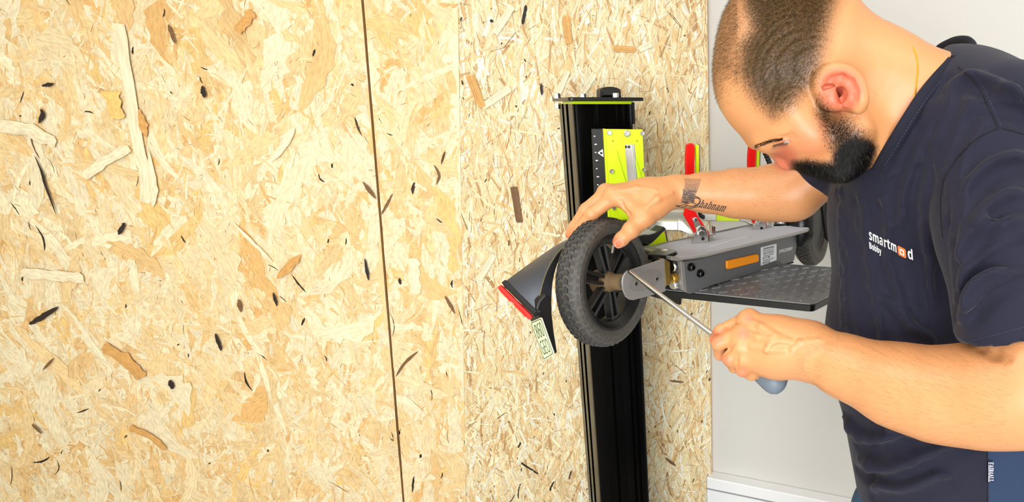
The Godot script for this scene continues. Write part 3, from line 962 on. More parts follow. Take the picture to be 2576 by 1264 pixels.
func clamp_unit(o: Node3D, d: float) -> Node3D:
	var root := Node3D.new()
	root.name = "toggle_clamp"
	o.add_child(root, true)
	var pt := P(1763, 586, d)
	var n := Vector3(sin(0.32), 0, cos(0.32))
	root.position = pt - world_at(o)
	var b := MB.new()
	ext_px(b, [[1727.5, 367], [1731, 362.5], [1740, 360.5], [1747, 364], [1749, 375], [1747.5, 420], [1748, 470], [1749.6, 531], [1757, 545], [1771, 566], [1781, 582], [1785, 594], [1779, 594], [1764, 572], [1756, 562], [1752, 580], [1747.7, 589], [1720.5, 542], [1724, 526], [1726, 446], [1725.5, 399]], pt - n * 0.003, n, 0.013, 0.0022)
	part("handle", b, mats["red_grip"], root, "red lever handle")
	b = MB.new()
	ext_px(b, [[1750, 366], [1758, 365], [1759, 446], [1751, 447]], pt - n * 0.012, n, 0.008, 0.001)
	part("lime_reflection_bar", b, mats["lime"], root)  # stands for a lime reflection inside the chrome channel
	b = MB.new()
	ext_px(b, [[1758, 363], [1762.5, 363], [1762.5, 447], [1759, 447]], pt - n * 0.012, n, 0.01, 0.001)
	part("edge_bar", b, mats["steel"], root)
	b = MB.new()
	ext_px(b, [[1756, 532], [1765, 536], [1771, 543], [1774, 543], [1774, 551], [1769, 553], [1762, 549]], pt - n * 0.008, n, 0.014, 0.002)
	part("bumper", b, mats["black_plastic"], root)
	b = MB.new()
	ext_px(b, [[1743, 556], [1748, 551.5], [1754, 552], [1758, 558], [1771, 578], [1768, 590], [1757, 592], [1750, 576]], pt - n * 0.0005, n, 0.003, 0.0006)
	part("link", b, mats["dull_steel"], root)
	b = MB.new()
	ext_px(b, [[1740, 614.5], [1741, 606], [1747, 591], [1755, 575], [1759, 570.5], [1765, 568.5], [1771, 570], [1777.5, 579], [1781, 590], [1782.5, 616.5]], pt + n * 0.004, n, 0.004, 0.001)
	part("clamp_bracket", b, mats["steel"], root)
	b = MB.new()
	ext_px(b, [[1752, 612], [1759, 575], [1768, 570], [1776, 574], [1794, 592], [1797, 612]], pt - n * 0.024, n, 0.003, 0.001)
	part("clamp_bracket", b, mats["steel"], root)
	b = MB.new()
	var h0 := PL(1740, 615, pt + n * 0.004, n); var h1 := PL(1782.5, 617, pt + n * 0.004, n)
	b.box((h0 + h1) / 2 - n * 0.014, (h1 - h0) * Vector3(0.5, 0, 0.5), Vector3(0, 0.0018, 0), n * 0.018, 0.0008)
	part("clamp_foot", b, mats["steel"], root)
	b = MB.new()
	ext_px(b, [[1794, 570], [1800, 568], [1801, 592], [1784, 594], [1784, 589], [1794, 588]], pt - n * 0.01, n, 0.012, 0.001)
	part("stop_tab", b, mats["steel"], root)
	b = MB.new()
	ext_px(b, [[1784, 594], [1793, 594], [1795, 610], [1785, 612]], pt - n * 0.008, n, 0.008, 0.001)
	part("spring", b, mats["dull_steel"], root)
	b = MB.new()
	var sl := PL(1768.5, 601, pt + n * 0.0043, n)
	b.lathe([Vector2(0, 0), Vector2(0.0042, 0), Vector2(0.0042, 0.0003), Vector2(0, 0.0003)], sl, n, 14)
	part("slot", b, mats["strip"], root)
	bolt(root, PL(1763.5, 586, pt + n * 0.004, n), n, 0.0085, 0.009, mats["steel"], "bolt", true)
	b = MB.new()
	b.lathe([Vector2(0, -0.001), Vector2(0.006, -0.001), Vector2(0.006, 0.002), Vector2(0.004, 0.0045), Vector2(0, 0.005)], PL(1748, 553, pt, n), n, 16)
	part("rivet", b, mats["steel"], root)
	return root

var scoot: Node3D
var wheel_c := P(1525, 709, 1.05)
var wheel_n := Vector3.ZERO
const WHEEL_R := 0.1215
const TYRE_W := 0.053

func scooter() -> void:
	var base := P(1742, 738, 1.2)
	scoot = thing("electric_scooter", "dark grey electric scooter clamped on the repair stand with its rear wheel being taken off", "scooter", base)
	mat("deck_paint", Color(0.41, 0.412, 0.42), 0.36, 0.2)
	mat("grip_tape", Color(0.86, 0.87, 0.90), 0.9, 0.0, {"uv1_triplanar": true, "uv1_world_triplanar": true, "uv1_scale": Vector3(14, 14, 14), "albedo_texture": noise_tex(0.25, 9, false, 1.0, 512, [[0.25, 0.5, 0.75], [Color(0.55, 0.55, 0.58), Color(0.88, 0.88, 0.9), Color(1, 1, 1)]])})
	mat("wheel_dark", Color(0.10, 0.10, 0.105), 0.34)
	mat("tyre", Color(0.33, 0.32, 0.305), 0.6, 0.0, {"uv1_triplanar": true, "uv1_world_triplanar": true, "uv1_scale": Vector3(9, 9, 9), "albedo_texture": noise_tex(0.02, 21, false, 1.0, 512, [[0.3, 0.5, 0.7], [Color(0.75, 0.75, 0.75), Color(0.95, 0.94, 0.92), Color(1, 0.97, 0.92)]])})
	mat("hub_dusty", Color(0.45, 0.36, 0.24), 0.7)
	mat("brass", Color(0.78, 0.6, 0.25), 0.35, 0.6)
	mat("amber", Color(1.0, 0.60, 0.02), 0.25)
	mat("sticker", Color(0.93, 0.94, 0.95), 0.5)
	mat("print_dark", Color(0.22, 0.22, 0.25), 0.6)
	deck()
	rear_wheel()
	fender()
	front_end()

func deck() -> void:
	var b := MB.new()
	ext_px(b, [[1716, 659], [1760, 650], [2011, 587], [1999, 655], [1995, 660], [1807, 716], [1791, 720], [1747, 739], [1737, 740], [1729, 738], [1719, 730]], deck_pt, n_b, 0.17, 0.0025)
	var dk := part("deck_body", b, mats["deck_paint"], scoot)
	# top plate with grip tape
	var y := PL(1720, 654, deck_pt, n_b).y
	var pts := [[1640, 624], [1680, 611], [1832, 581], [1872, 571.5], [1985, 568.5], [2026, 568], [2037, 573], [2034, 578], [1990, 590], [1900, 611], [1778, 640], [1745, 645], [1709, 649], [1690, 646.5], [1702, 640]]
	var pg := PackedVector2Array()
	for q in pts:
		var w := PL(q[0], q[1], Vector3(0, y + 0.006, 0), Vector3.UP)
		pg.append(Vector2(w.x, -w.z))
	b = MB.new()
	b.ext(pg, Vector3(0, y + 0.006, 0), Vector3.RIGHT, Vector3.FORWARD, 0.007, 0.003)
	var tp := part("deck_plate", b, mat("plate_grey", Color(0.62, 0.60, 0.58), 0.45, 0.3), scoot)
	var ins: Array = Geometry2D.offset_polygon(pg, -0.004)
	b = MB.new()
	b.ext(ins[0], Vector3(0, y + 0.0068, 0), Vector3.RIGHT, Vector3.FORWARD, 0.0009)
	part("grip_tape", b, mats["grip_tape"], tp, "grey sandpaper grip")
	# pale scuffed line along the grip
	b = MB.new()
	var yy := Vector3(0, y + 0.0071, 0)
	var l := [[1785, 621], [1835, 607], [1880, 595]]
	for i in 2:
		var a := PL(l[i][0], l[i][1], yy, Vector3.UP); var c := PL(l[i + 1][0], l[i + 1][1], yy, Vector3.UP)
		var s := Vector3.UP.cross(c - a).normalized() * 0.0022
		b.quad(a - s, a + s, c + s, c - s)
	part("scuff", b, mat("scuff", Color(0.85, 0.85, 0.86), 0.9), tp)
	# amber reflector
	b = MB.new()
	ext_px(b, [[1829, 657], [1905, 640], [1910, 643], [1910, 656], [1907, 660], [1832, 679], [1829, 676]], deck_pt + n_b * 0.006, n_b, 0.006, 0.0015, 0.003)
	var am := part("reflector", b, mats["amber"], dk, "amber side reflector")
	# data label
	b = MB.new()
	var lab := [[1914, 623], [1953.5, 613.5], [1953.5, 655], [1914, 669]]
	ext_px(b, lab, deck_pt + n_b * 0.0006, n_b, 0.0005)
	var st := part("data_label", b, mats["sticker"], dk, "white printed label")
	var o := PL(1914, 623, deck_pt + n_b * 0.0009, n_b)
	var x := (PL(1953.5, 613.5, deck_pt + n_b * 0.0009, n_b) - o).normalized()
	var yv := n_b.cross(x).normalized()
	var hgt := (PL(1914, 669, deck_pt, n_b) - PL(1914, 623, deck_pt, n_b)).length()
	var wid := (PL(1953.5, 613.5, deck_pt, n_b) - PL(1914, 623, deck_pt, n_b)).length()
	b = MB.new()
	var lines := ["Elektrokleinstfahrzeug", "Modell: ePowerFun ePF-2", "Klasse: eKF / Baujahr 2022", "Höchstgeschwindigkeit", "ePF-2 XT 600", "Nenndauerleistung 20 km/h", "Gewicht 20 kg"]
	for i in lines.size():
		var lw := wid * (0.86 if i < 4 or i == 5 else 0.6)
		var tv := text_tris(lines[i], 0.005, i % 2 == 0)
		var mx := 0.0
		for v in tv: mx = maxf(mx, absf(v.x))
		var sc := lw / (2.0 * mx)
		lettering(b, lines[i], 0.0068, o + x * (wid * 0.07 + lw / 2) - yv * (hgt * (0.115 + 0.128 * i)), x, yv, sc * 0.005 / 0.0068, i % 2 == 0)
	part("label_print", b, mats["print_dark"], st, "", 0.0)
	b = MB.new()
	var c := PL(1977, 629.5, deck_pt + n_b * 0.0006, n_b)
	var tl := (PL(1993.5, 625, deck_pt, n_b) - PL(1960, 634, deck_pt, n_b)).length()
	var tv2 := text_tris("EPF0022X000001", 0.012, true)
	var mx2 := 0.0
	for v in tv2: mx2 = maxf(mx2, absf(v.x))
	lettering(b, "EPF0022X000001", 0.012, c, x, yv, tl / 2.0 / mx2, true)
	part("serial_print", b, mats["white_print"], dk, "", 0.0)
	# dark seal strip under the top plate
	b = MB.new()
	ext_px(b, [[1717, 652], [1778, 641.5], [2012, 583], [2011, 588], [1760, 650.5], [1722, 659]], deck_pt - n_b * 0.004, n_b, 0.1)
	part("seal", b, mats["black_rubber"], scoot)
	b = MB.new()
	ext_px(b, [[1800, 719], [1996, 659], [1997, 662], [1800, 723]], deck_pt - n_b * 0.001, n_b, 0.15)
	part("skid", b, mats["black_rubber"], scoot)
	# two black socket bolts at the rear end
	for q in [[1737, 672], [1760, 688]]:
		var bp := PL(q[0], q[1], deck_pt, n_b)
		b = MB.new()
		b.lathe([Vector2(0, -0.001), Vector2(0.0092, -0.001), Vector2(0.0092, 0.0022), Vector2(0, 0.0022)], bp, n_b, 22)
		var ws := part("washer", b, mats["black_metal"], dk)
		bolt(ws, bp + n_b * 0.002, n_b, 0.0068, 0.008, mat("gloss_black", Color(0.02, 0.02, 0.02), 0.12), "bolt")
	# folding block between deck and wheel
	var back := -b_dir
	b = MB.new()
	var tb := [[1630, 636], [1657, 626.5], [1694, 627], [1701.5, 631], [1701.5, 634], [1674, 643], [1630, 641]]
	var pg2 := PackedVector2Array()
	for q in tb:
		var w := PL(q[0], q[1], Vector3(0, y + 0.0125, 0), Vector3.UP)
		pg2.append(Vector2(w.x, -w.z))
	b.ext(pg2, Vector3(0, y + 0.0125, 0), Vector3.RIGHT, Vector3.FORWARD, 0.012, 0.0015)
	part("hinge_plate", b, mat("hinge_black", Color(0.06, 0.055, 0.05), 0.3), scoot)
	b = MB.new()
	var hp := PL(1671, 630, Vector3(0, y + 0.0127, 0), Vector3.UP)
	b.lathe([Vector2(0, 0), Vector2(0.008, 0), Vector2(0.006, 0.001), Vector2(0, 0.001)], hp, Vector3.UP, 18)
	part("hinge_pin", b, mats["steel"], scoot)
	b = MB.new()
	ext_px(b, [[1640, 645], [1674, 645], [1674, 664], [1712, 657], [1714, 731], [1690, 731], [1640, 700]], deck_pt - n_b * 0.045, n_b, 0.06)
	part("hinge_block", b, mats["black_metal"], scoot)
	# dropout flange with its tan reflection painted in, and the spacers behind it
	b = MB.new()
	ext_px(b, [[1672, 652], [1686, 660], [1688, 716], [1675, 721]], deck_pt - n_b * 0.012, n_b, 0.03, 0.001)
	part("dropout_flange", b, mat("flange_tan", Color(0.55, 0.44, 0.2), 0.35, 0.5), scoot)
	for q in [[1699, 672, 0.0115, "steel"], [1698, 702, 0.0105, "brass"], [1700, 718, 0.011, "steel"]]:
		b = MB.new()
		var sp := PL(q[0] - 10, q[1], deck_pt - n_b * 0.022, n_b)
		b.cyl(sp, sp + b_dir * 0.05, q[2], 20, 0.002)
		part("spacer", b, mats[q[3]], scoot)
	b = MB.new()
	ext_px(b, [[1688, 647], [1722, 650], [1716, 660], [1712, 658], [1690, 656]], deck_pt - n_b * 0.003, n_b, 0.12, 0.001)
	part("deck_lip", b, mats["plate_grey"], scoot)
	b = MB.new()
	ext_px(b, [[1712, 658], [1722, 660], [1729, 738], [1719, 731]], deck_pt + n_b * 0.0005, n_b, 0.01, 0.001)
	part("end_flange", b, mats["bracket_grey"], scoot)

func rear_wheel() -> void:
	var v := (wheel_c - EYE).normalized()
	var right := (Vector3.RIGHT - v * v.x).normalized()
	var dn := v.cross(right).normalized()
	if dn.y > 0: dn = -dn
	wheel_n = (right * 0.80 + dn * 0.035 - v * 0.60).normalized()
	var root := Node3D.new()
	root.name = "rear_wheel"
	scoot.add_child(root, true)
	root.position = wheel_c - world_at(scoot)
	tyre_mesh(root, wheel_c, wheel_n, WHEEL_R, TYRE_W, 0.088)
	# rim
	var b := MB.new()
	var hw := 0.021
	b.lathe([Vector2(0.074, -hw), Vector2(0.091, -hw), Vector2(0.091, hw), Vector2(0.088, hw + 0.002), Vector2(0.085, hw), Vector2(0.082, hw - 0.006), Vector2(0.075, hw - 0.010), Vector2(0.073, 0.002), Vector2(0.073, -hw + 0.004), Vector2(0.074, -hw)], wheel_c, wheel_n, 72)
	part("rim", b, mats["wheel_dark"], root)
	# six double spokes
	var rf := (Vector3.UP - wheel_n * Vector3.UP.dot(wheel_n)).normalized()
	var tg := wheel_n.cross(rf)
	for i in 6:
		var a := deg_to_rad(95.0 + 60.0 * i) - PI / 2
		var dir := (rf * cos(a) + tg * sin(a))
		var sd := wheel_n.cross(dir)
		b = MB.new()
		for s in [-1.0, 1.0]:
			var p0: Vector3 = wheel_c + dir * 0.018 + sd * s * 0.0065 + wheel_n * 0.002
			var p1: Vector3 = wheel_c + dir * 0.0755 + sd * s * 0.0092 - wheel_n * 0.001
			b.box((p0 + p1) / 2, (p1 - p0) / 2, sd * 0.0032, wheel_n * 0.0085, 0.0016)
		b.box(wheel_c + dir * 0.047 - wheel_n * 0.004, dir * 0.029, sd * 0.0075, wheel_n * 0.003)
		b.box(wheel_c + dir * 0.0735 - wheel_n * 0.001, dir * 0.004, sd * 0.014, wheel_n * 0.009, 0.0015)
		part("spoke", b, mats["wheel_dark"], root)
	b = MB.new()
	b.lathe([Vector2(0, -0.022), Vector2(0.022, -0.022), Vector2(0.023, 0.0), Vector2(0.0185, 0.012), Vector2(0.0155, 0.016), Vector2(0.0155, 0.036), Vector2(0.012, 0.0385), Vector2(0, 0.0385)], wheel_c, wheel_n, 32)
	part("hub", b, mats["hub_dusty"], root, "dusty tan hub")
	b = MB.new()
	b.cyl(wheel_c + wheel_n * 0.036, wheel_c + wheel_n * 0.052, 0.012, 20, 0.001)
	part("axle", b, mats["dull_steel"], root)
	# valve
	b = MB.new()
	var va := P(1562, 641, 1.05)
	var vd := (va - wheel_c); vd = (vd - wheel_n * vd.dot(wheel_n)).normalized()
	b.cyl(wheel_c + vd * 0.055 + wheel_n * 0.004, wheel_c + vd * 0.075 + wheel_n * 0.004, 0.0022, 10)
	part("valve", b, mats["steel"], root)
	# dropout bracket
	b = MB.new()
	var bp := P(1580, 715, 1.012)
	ext_px(b, [[1572, 689], [1576, 684], [1664, 654], [1668, 651], [1672, 652], [1675, 732], [1672, 735], [1594, 756], [1584, 755], [1575, 748], [1567, 730], [1565, 712], [1567, 698]], bp, n_b, 0.0045, 0.001)
	var br := part("dropout_bracket", b, mats["bracket_grey"], scoot, "grey axle bracket")
	for q in [[1600, 714], [1652, 702]]:
		b = MB.new()
		var hp := PL(q[0], q[1], bp + n_b * 0.0004, n_b)
		b.lathe([Vector2(0.0028, -0.001), Vector2(0.0028, 0.0004), Vector2(0.0044, 0.0006), Vector2(0.0046, 0.0)], hp, n_b, 16)
		part("hole_rim", b, mats["dull_steel"], br)
		b = MB.new()
		b.lathe([Vector2(0.0, 0.0), Vector2(0.0028, 0.0), Vector2(0.0028, 0.0003), Vector2(0.0, 0.0003)], hp - n_b * 0.0002, n_b, 16)
		part("hole", b, mats["strip"], br)
	b = MB.new()
	var el := PL(1626, 706, bp + n_b * 0.0003, n_b)
	# worn oval where the nut sat
	var ex := n_b.cross(Vector3.UP).normalized()
	var er := PackedVector3Array()
	for i in 28:
		var a := TAU * i / 28.0
		er.append(el + (b_dir * cos(a) * 0.040 + Vector3.UP * (sin(a) * 0.0185 + cos(a) * 0.002)))
	b.fan(er)
	part("worn_patch", b, mat("worn", Color(0.52, 0.50, 0.48), 0.5, 0.3), br)

func tyre_mesh(root: Node3D, c: Vector3, n: Vector3, R: float, W: float, rb: float) -> void:
	var b := MB.new()
	var h := W / 2
	# carcass
	var prof := [Vector2(rb, -h * 0.72), Vector2(rb + 0.006, -h * 0.9), Vector2(rb + 0.014, -h), Vector2(R - 0.012, -h * 0.93), Vector2(R - 0.006, -h * 0.74), Vector2(R - 0.0028, -h * 0.4), Vector2(R - 0.002, 0.0), Vector2(R - 0.0028, h * 0.4), Vector2(R - 0.006, h * 0.74), Vector2(R - 0.012, h * 0.93), Vector2(rb + 0.020, h * 1.0), Vector2(rb + 0.014, h), Vector2(rb + 0.0125, h * 0.985), Vector2(rb + 0.011, h * 0.97), Vector2(rb + 0.006, h * 0.9), Vector2(rb, h * 0.72)]
	b.lathe(prof, c, n, 90)
	var ty := part("tyre", b, mats["tyre"], root, "", 50.0)
	# tread blocks
	var up := (Vector3.UP - n * Vector3.UP.dot(n)).normalized()
	var tg := n.cross(up)
	b = MB.new()
	var N := 52
	var surf := func(a: float, z: float, lift: float) -> Vector3:
		# z runs across the tread, -1 to 1
		var zz := z * h
		var t := absf(z)
		var r := R - 0.0022 - 0.0042 * pow(t, 2.4) - (0.011 * pow(maxf(0.0, (t - 0.72) / 0.28), 1.4) if t > 0.72 else 0.0)
		return c + (up * cos(a) + tg * sin(a)) * (r + lift) + n * zz
	for i in N:
		var a0 := TAU * i / N
		var st := TAU / N
		# shoulder lugs either side, slanting, and a zigzag pair in the middle
		for s in [-1.0, 1.0]:
			var blocks := [
				[[0.46, 0.06], [0.46, 0.60], [0.97, 0.74], [0.97, 0.22]],
				[[0.05, 0.30], [0.05, 0.86], [0.24, 0.72], [0.40, 0.98], [0.40, 0.44], [0.22, 0.18]],
			]
			for bl in blocks:
				var top := PackedVector3Array(); var bot := PackedVector3Array()
				var mz := 0.0; var ma := 0.0
				for q in bl: mz += q[0] / bl.size(); ma += q[1] / bl.size()
				var sh := 0.5 if s < 0 else 0.0
				for q in bl:
					bot.append(surf.call(a0 + st * (q[1] + sh), q[0] * s, -0.0012))
					top.append(surf.call(a0 + st * (lerpf(q[1], ma, 0.10) + sh), lerpf(q[0], mz, 0.08) * s, 0.0024))
				b.grid([bot, top], true, false, s < 0)
				b.fan(top, s < 0)
		# sidewall nib
	part("tread", b, mat("tread_lug", Color(0.225, 0.22, 0.215), 0.55), ty)

func fender() -> void:
	# long open shell from over the wheel to the tail lamp: far edge, crown, crease, skirt edge
	var e1 := [P(1440, 597, 1.06), P(1400, 617, 1.035), P(1350, 651, 1.0), P(1300, 687, 0.965), P(1266, 713, 0.945)]
	var e2 := [P(1448, 606, 1.03), P(1413, 628, 0.995), P(1385, 668, 0.955), P(1366, 718, 0.925), P(1351, 791, 0.90)]
	var e3 := [P(1452, 612, 1.04), P(1428, 622, 1.015), P(1403, 662, 0.985), P(1390, 712, 0.955), P(1387, 765, 0.93)]
	var rows := []
	for i in 13:
		var t := i / 12.0 * 4.0
		var a := cr_at(e1, t); var b2 := cr_at(e2, t); var d := cr_at(e3, t)
		var r := PackedVector3Array()
		var bul := (a - b2).length() * 0.10
		var out := (b2 - a).cross(cr_at(e1, t + 0.05) - cr_at(e1, t - 0.05)).normalized()
		if out.dot(EYE - a) < 0: out = -out
		r.append(a - out * 0.014 + (a - b2).normalized() * 0.002)
		r.append(a - out * 0.004 + (a - b2).normalized() * 0.001)
		r.append(a)
		for k in range(1, 6):
			var f := k / 6.0
			r.append(a.lerp(b2, f) + out * bul * 4.0 * f * (1.0 - f) * 0.6)
		r.append(b2)
		r.append(b2.lerp(d, 0.35) + out * 0.0005)
		r.append(d)
		rows.append(r)
	var b := MB.new()
	b.shell(rows, 0.0026, true)
	var fd := part("fender", b, mat("fender_black", Color(0.33, 0.345, 0.385), 0.40, 0.7), scoot, "glossy black mudguard", 45.0)
	# stalk that carries the plate
	b = MB.new()
	var sp := P(1370, 800, 0.915)
	ext_px(b, [[1347, 788], [1356, 760], [1372, 742], [1388, 750], [1389, 790], [1394, 835], [1402.6, 888], [1395, 893], [1362, 800]], sp, n_b, 0.05, 0.002)
	part("plate_stalk", b, mats["black_plastic"], fd)
	# tail lamp
	b = MB.new()
	var l0 := P(1262, 718, 0.943); var l1 := P(1341, 797, 0.897)
	var ax := (l1 - l0)
	var out := Vector3(-b_dir.x, -0.55, -b_dir.z).normalized()
	out = (out - ax.normalized() * out.dot(ax.normalized())).normalized()
	var th := ax.cross(out).normalized()
	for q in [[0.0, 0.49], [0.51, 1.0]]:
		var p0: Vector3 = l0 + ax * q[0]; var p1: Vector3 = l0 + ax * q[1]
		b.box((p0 + p1) / 2 + out * 0.004, (p1 - p0) / 2, th * 0.0045, out * 0.0042, 0.0026)
	b.box(l0 + ax * 0.5 + out * 0.003, ax * 0.49, th * 0.0042, out * 0.003, 0.002)
	var tl := part("tail_lamp", b, mat("red_lens", Color(0.85, 0.03, 0.02), 0.2, 0.0, {"clearcoat_enabled": true}), fd, "red tail lamp", 30.0)
	b = MB.new()
	for q in [0.25, 0.72]:
		for s in [-1.0, 0.0, 1.0]:
			b.box(l0 + ax * q + out * 0.0083 + th * s * 0.0024, ax * 0.16, th * 0.0006, out * 0.0006)
	part("lens_rib", b, mat("red_bright", Color(1.0, 0.18, 0.12), 0.25), tl)
	b = MB.new()
	b.box(l0 + ax * 0.5 - out * 0.006, ax * 0.5, th * 0.0068, out * 0.004, 0.001)
	part("lamp_seat", b, mats["black_rubber"], fd)
	# insurance plate
	var c0 := P(1334.5, 810.5, 0.932); var c1 := P(1361, 799, 0.897); var c2 := P(1394, 892, 0.897); var c3 := P(1368, 908.5, 0.932)
	var px := ((c1 - c0) + (c2 - c3)).normalized(); var py := ((c0 - c3) + (c1 - c2)); py = (py - px * py.dot(px)).normalized()
	var pn := px.cross(py).normalized()
	var pc := (c0 + c1 + c2 + c3) / 4.0
	var w := ((c1 - c0).length() + (c2 - c3).length()) / 4.0; var hh := ((c0 - c3).length() + (c1 - c2).length()) / 4.0
	var corner := func(k: Array, g: float) -> Vector3: return pc + (c0 - pc) * k[0] * g + (c1 - pc) * k[1] * g
	b = MB.new()
	var quadp := PackedVector2Array()
	for c in [c0, c1, c2, c3]: quadp.append(Vector2((c - pc).dot(px), (c - pc).dot(py)))
	b.ext(rounded(quadp, 0.004), pc, px, py, 0.0018, 0.0004)
	var plate := part("number_plate", b, mat("plate_cream", Color(0.86, 0.87, 0.75), 0.4), scoot, "small cream number plate with green characters")
	var g_in := PackedVector2Array()
	b = MB.new()
	var ring0 := PackedVector3Array(); var ring1 := PackedVector3Array()
	for q in rounded(quadp, 0.004):
		ring0.append(pc + px * q.x * 0.93 + py * q.y * 0.95 + pn * 0.0003); ring1.append(pc + px * q.x * 0.86 + py * q.y * 0.91 + pn * 0.0003)
	b.grid([ring0, ring1], true)
	var green := mat("plate_green", Color(0.30, 0.42, 0.16), 0.5)
	part("plate_border", b, green, plate, "", 0.0)
	b = MB.new()
	var sx := (c2 - c1 + c3 - c0).normalized()
	# the sheet leans: letters follow its edges
	var ly := -sx
	lettering(b, "860", hh * 1.0, pc + ly * hh * 0.42 + pn * 0.0004, px, ly, 1.42 * w / hh / 1.71, false, "Droid Sans")
	lettering(b, "GEO", hh * 1.0, pc - ly * hh * 0.44 + pn * 0.0004, px, ly, 1.46 * w / hh / 1.95, false, "Droid Sans")
	part("plate_characters", b, green, plate, "", 0.0)
	# thin tan line along the crease
	b = MB.new()
	var pin := []
	for i in 16:
		var t := 0.6 + i / 15.0 * 3.2
		var a := cr_at(e1, t); var b2 := cr_at(e2, t)
		var o2 := (b2 - a).cross(cr_at(e1, t + 0.05) - cr_at(e1, t - 0.05)).normalized()
		if o2.dot(EYE - a) < 0: o2 = -o2
		pin.append(a.lerp(b2, 0.985) + o2 * 0.0012)
	b.tube(pin, [0.0007], 6)
	part("edge_bead", b, mat("bead", Color(0.5, 0.45, 0.3), 0.25), fd)

func cr_at(a: Array, t: float) -> Vector3:
	t = clampf(t, 0.0, a.size() - 1.001)
	var i := int(t); var f := t - i
	var p0: Vector3 = a[maxi(i - 1, 0)]; var p1: Vector3 = a[i]; var p2: Vector3 = a[i + 1]; var p3: Vector3 = a[mini(i + 2, a.size() - 1)]
	return p1.cubic_interpolate(p2, p0, p3, f)

func front_end() -> void:
	var c := P(2041, 560, 1.56)
	var v := (c - EYE).normalized()
	var right := (Vector3.RIGHT - v * v.x).normalized()
	var n := (right * 0.965 - v * 0.26).normalized()
	var root := Node3D.new()
	root.name = "front_wheel"
	scoot.add_child(root, true)
	root.position = c - world_at(scoot)
	tyre_mesh(root, c, n, 0.121, 0.056, 0.08)
	var b := MB.new()
	b.lathe([Vector2(0, -0.02), Vector2(0.082, -0.02), Vector2(0.082, 0.02), Vector2(0.07, 0.013), Vector2(0.03, 0.015), Vector2(0, 0.015)], c, n, 48)
	part("wheel_disc", b, mats["wheel_dark"], root)
	# mudguard over the near side of the tyre
	b = MB.new()
	var back := (Vector3(EYE.x, c.y, EYE.z) - c); back = (back - n * back.dot(n)).normalized()
	var up := n.cross(back).normalized()
	if up.y < 0: up = -up
	var rows := []
	for i in 25:
		var a := deg_to_rad(-16.0 + i * 6.5)
		var r := PackedVector3Array()
		var wid := 1.0 if i > 1 else (0.55 if i == 0 else 0.88)
		for k in 9:
			var s := (k - 4) / 4.0
			r.append(c + (back * cos(a) + up * sin(a)) * (0.132 - 0.016 * s * s) + n * s * 0.035 * wid)
		rows.append(r)
	b.shell(rows, 0.002, true)
	part("front_mudguard", b, mat("guard_grey", Color(0.10, 0.10, 0.105), 0.25), scoot, "", 50.0)
	# fork leg and brake
	b = MB.new()
	b.box(P(2075, 548, 1.53), Vector3(0.0075, -0.002, 0), (P(2067, 490, 1.53) - P(2082, 604, 1.53)) / 2, Vector3(0, 0, 0.016), 0.002)
	b.box(P(2010, 520, 1.62), Vector3(0.0085, 0, 0), Vector3(0, 0.09, 0), Vector3(0, 0, 0.016), 0.002)
	part("fork", b, mats["black_metal"], scoot)
	b = MB.new()
	ext_px(b, [[2081, 506], [2085, 503], [2092, 506], [2094, 566], [2101, 566], [2103, 584], [2094, 596], [2085, 596], [2084, 560]], P(2090, 550, 1.52), (EYE - P(2090, 550, 1.52)).normalized() * Vector3(1, 0, 1), 0.03, 0.003)
	part("brake_caliper", b, mats["black_plastic"], scoot)
	b = MB.new()
	b.cyl(P(2085, 494, 1.53), P(2085, 506, 1.53), 0.005, 12)
	part("banjo_bolt", b, mats["dull_steel"], scoot)
	# steering tube foot
	b = MB.new()
	b.cyl(P(1968, 572, 1.50), P(1975, 500, 1.52), 0.024, 28, 0.002)
	part("steering_tube", b, mat("tube_grey", Color(0.62, 0.63, 0.65), 0.3, 0.8), scoot)
	# beaded cable guide
	var pts := []
	for i in 26:
		var t := i / 25.0
		pts.append(P(1900, 335, 1.52).lerp(P(1966, 520, 1.52), t) + Vector3(sin(t * PI) * 0.010, 0, 0))
	b = MB.new()
	for p in pts: b.ball(p, 0.0075, 12)
	b.tube(pts, [0.004], 8)
	part("beaded_cable", b, mats["black_plastic"], scoot, "black beaded cable guide")

func driver() -> void:
	var a := P(1577, 680, 1.0)
	var z := P(1946, 957, 0.805)
	var u := (z - a).normalized()
	var L := (z - a).length()
	var o := thing("screwdriver", "long steel screwdriver with grey handle held in the mechanic's left fist", "screwdriver", z)
	var b := MB.new()
	b.lathe([Vector2(0, 0), Vector2(0.0012, 0), Vector2(0.0022, 0.004), Vector2(0.0044, 0.011), Vector2(0.0044, L - 0.10), Vector2(0, L - 0.10)], a, u, 16)
	part("shaft", b, mats["steel"], o)
	b = MB.new()
	b.lathe([Vector2(0, L - 0.112), Vector2(0.008, L - 0.112), Vector2(0.010, L - 0.105), Vector2(0.0115, L - 0.085), Vector2(0.0135, L - 0.06), Vector2(0.0155, L - 0.035), Vector2(0.0185, L - 0.012), Vector2(0.0195, L), Vector2(0.0185, L + 0.008), Vector2(0.014, L + 0.015), Vector2(0.007, L + 0.0185), Vector2(0, L + 0.0195)], a, u, 28)
	part("handle", b, mat("handle_grey", Color(0.42, 0.47, 0.52), 0.45), o)

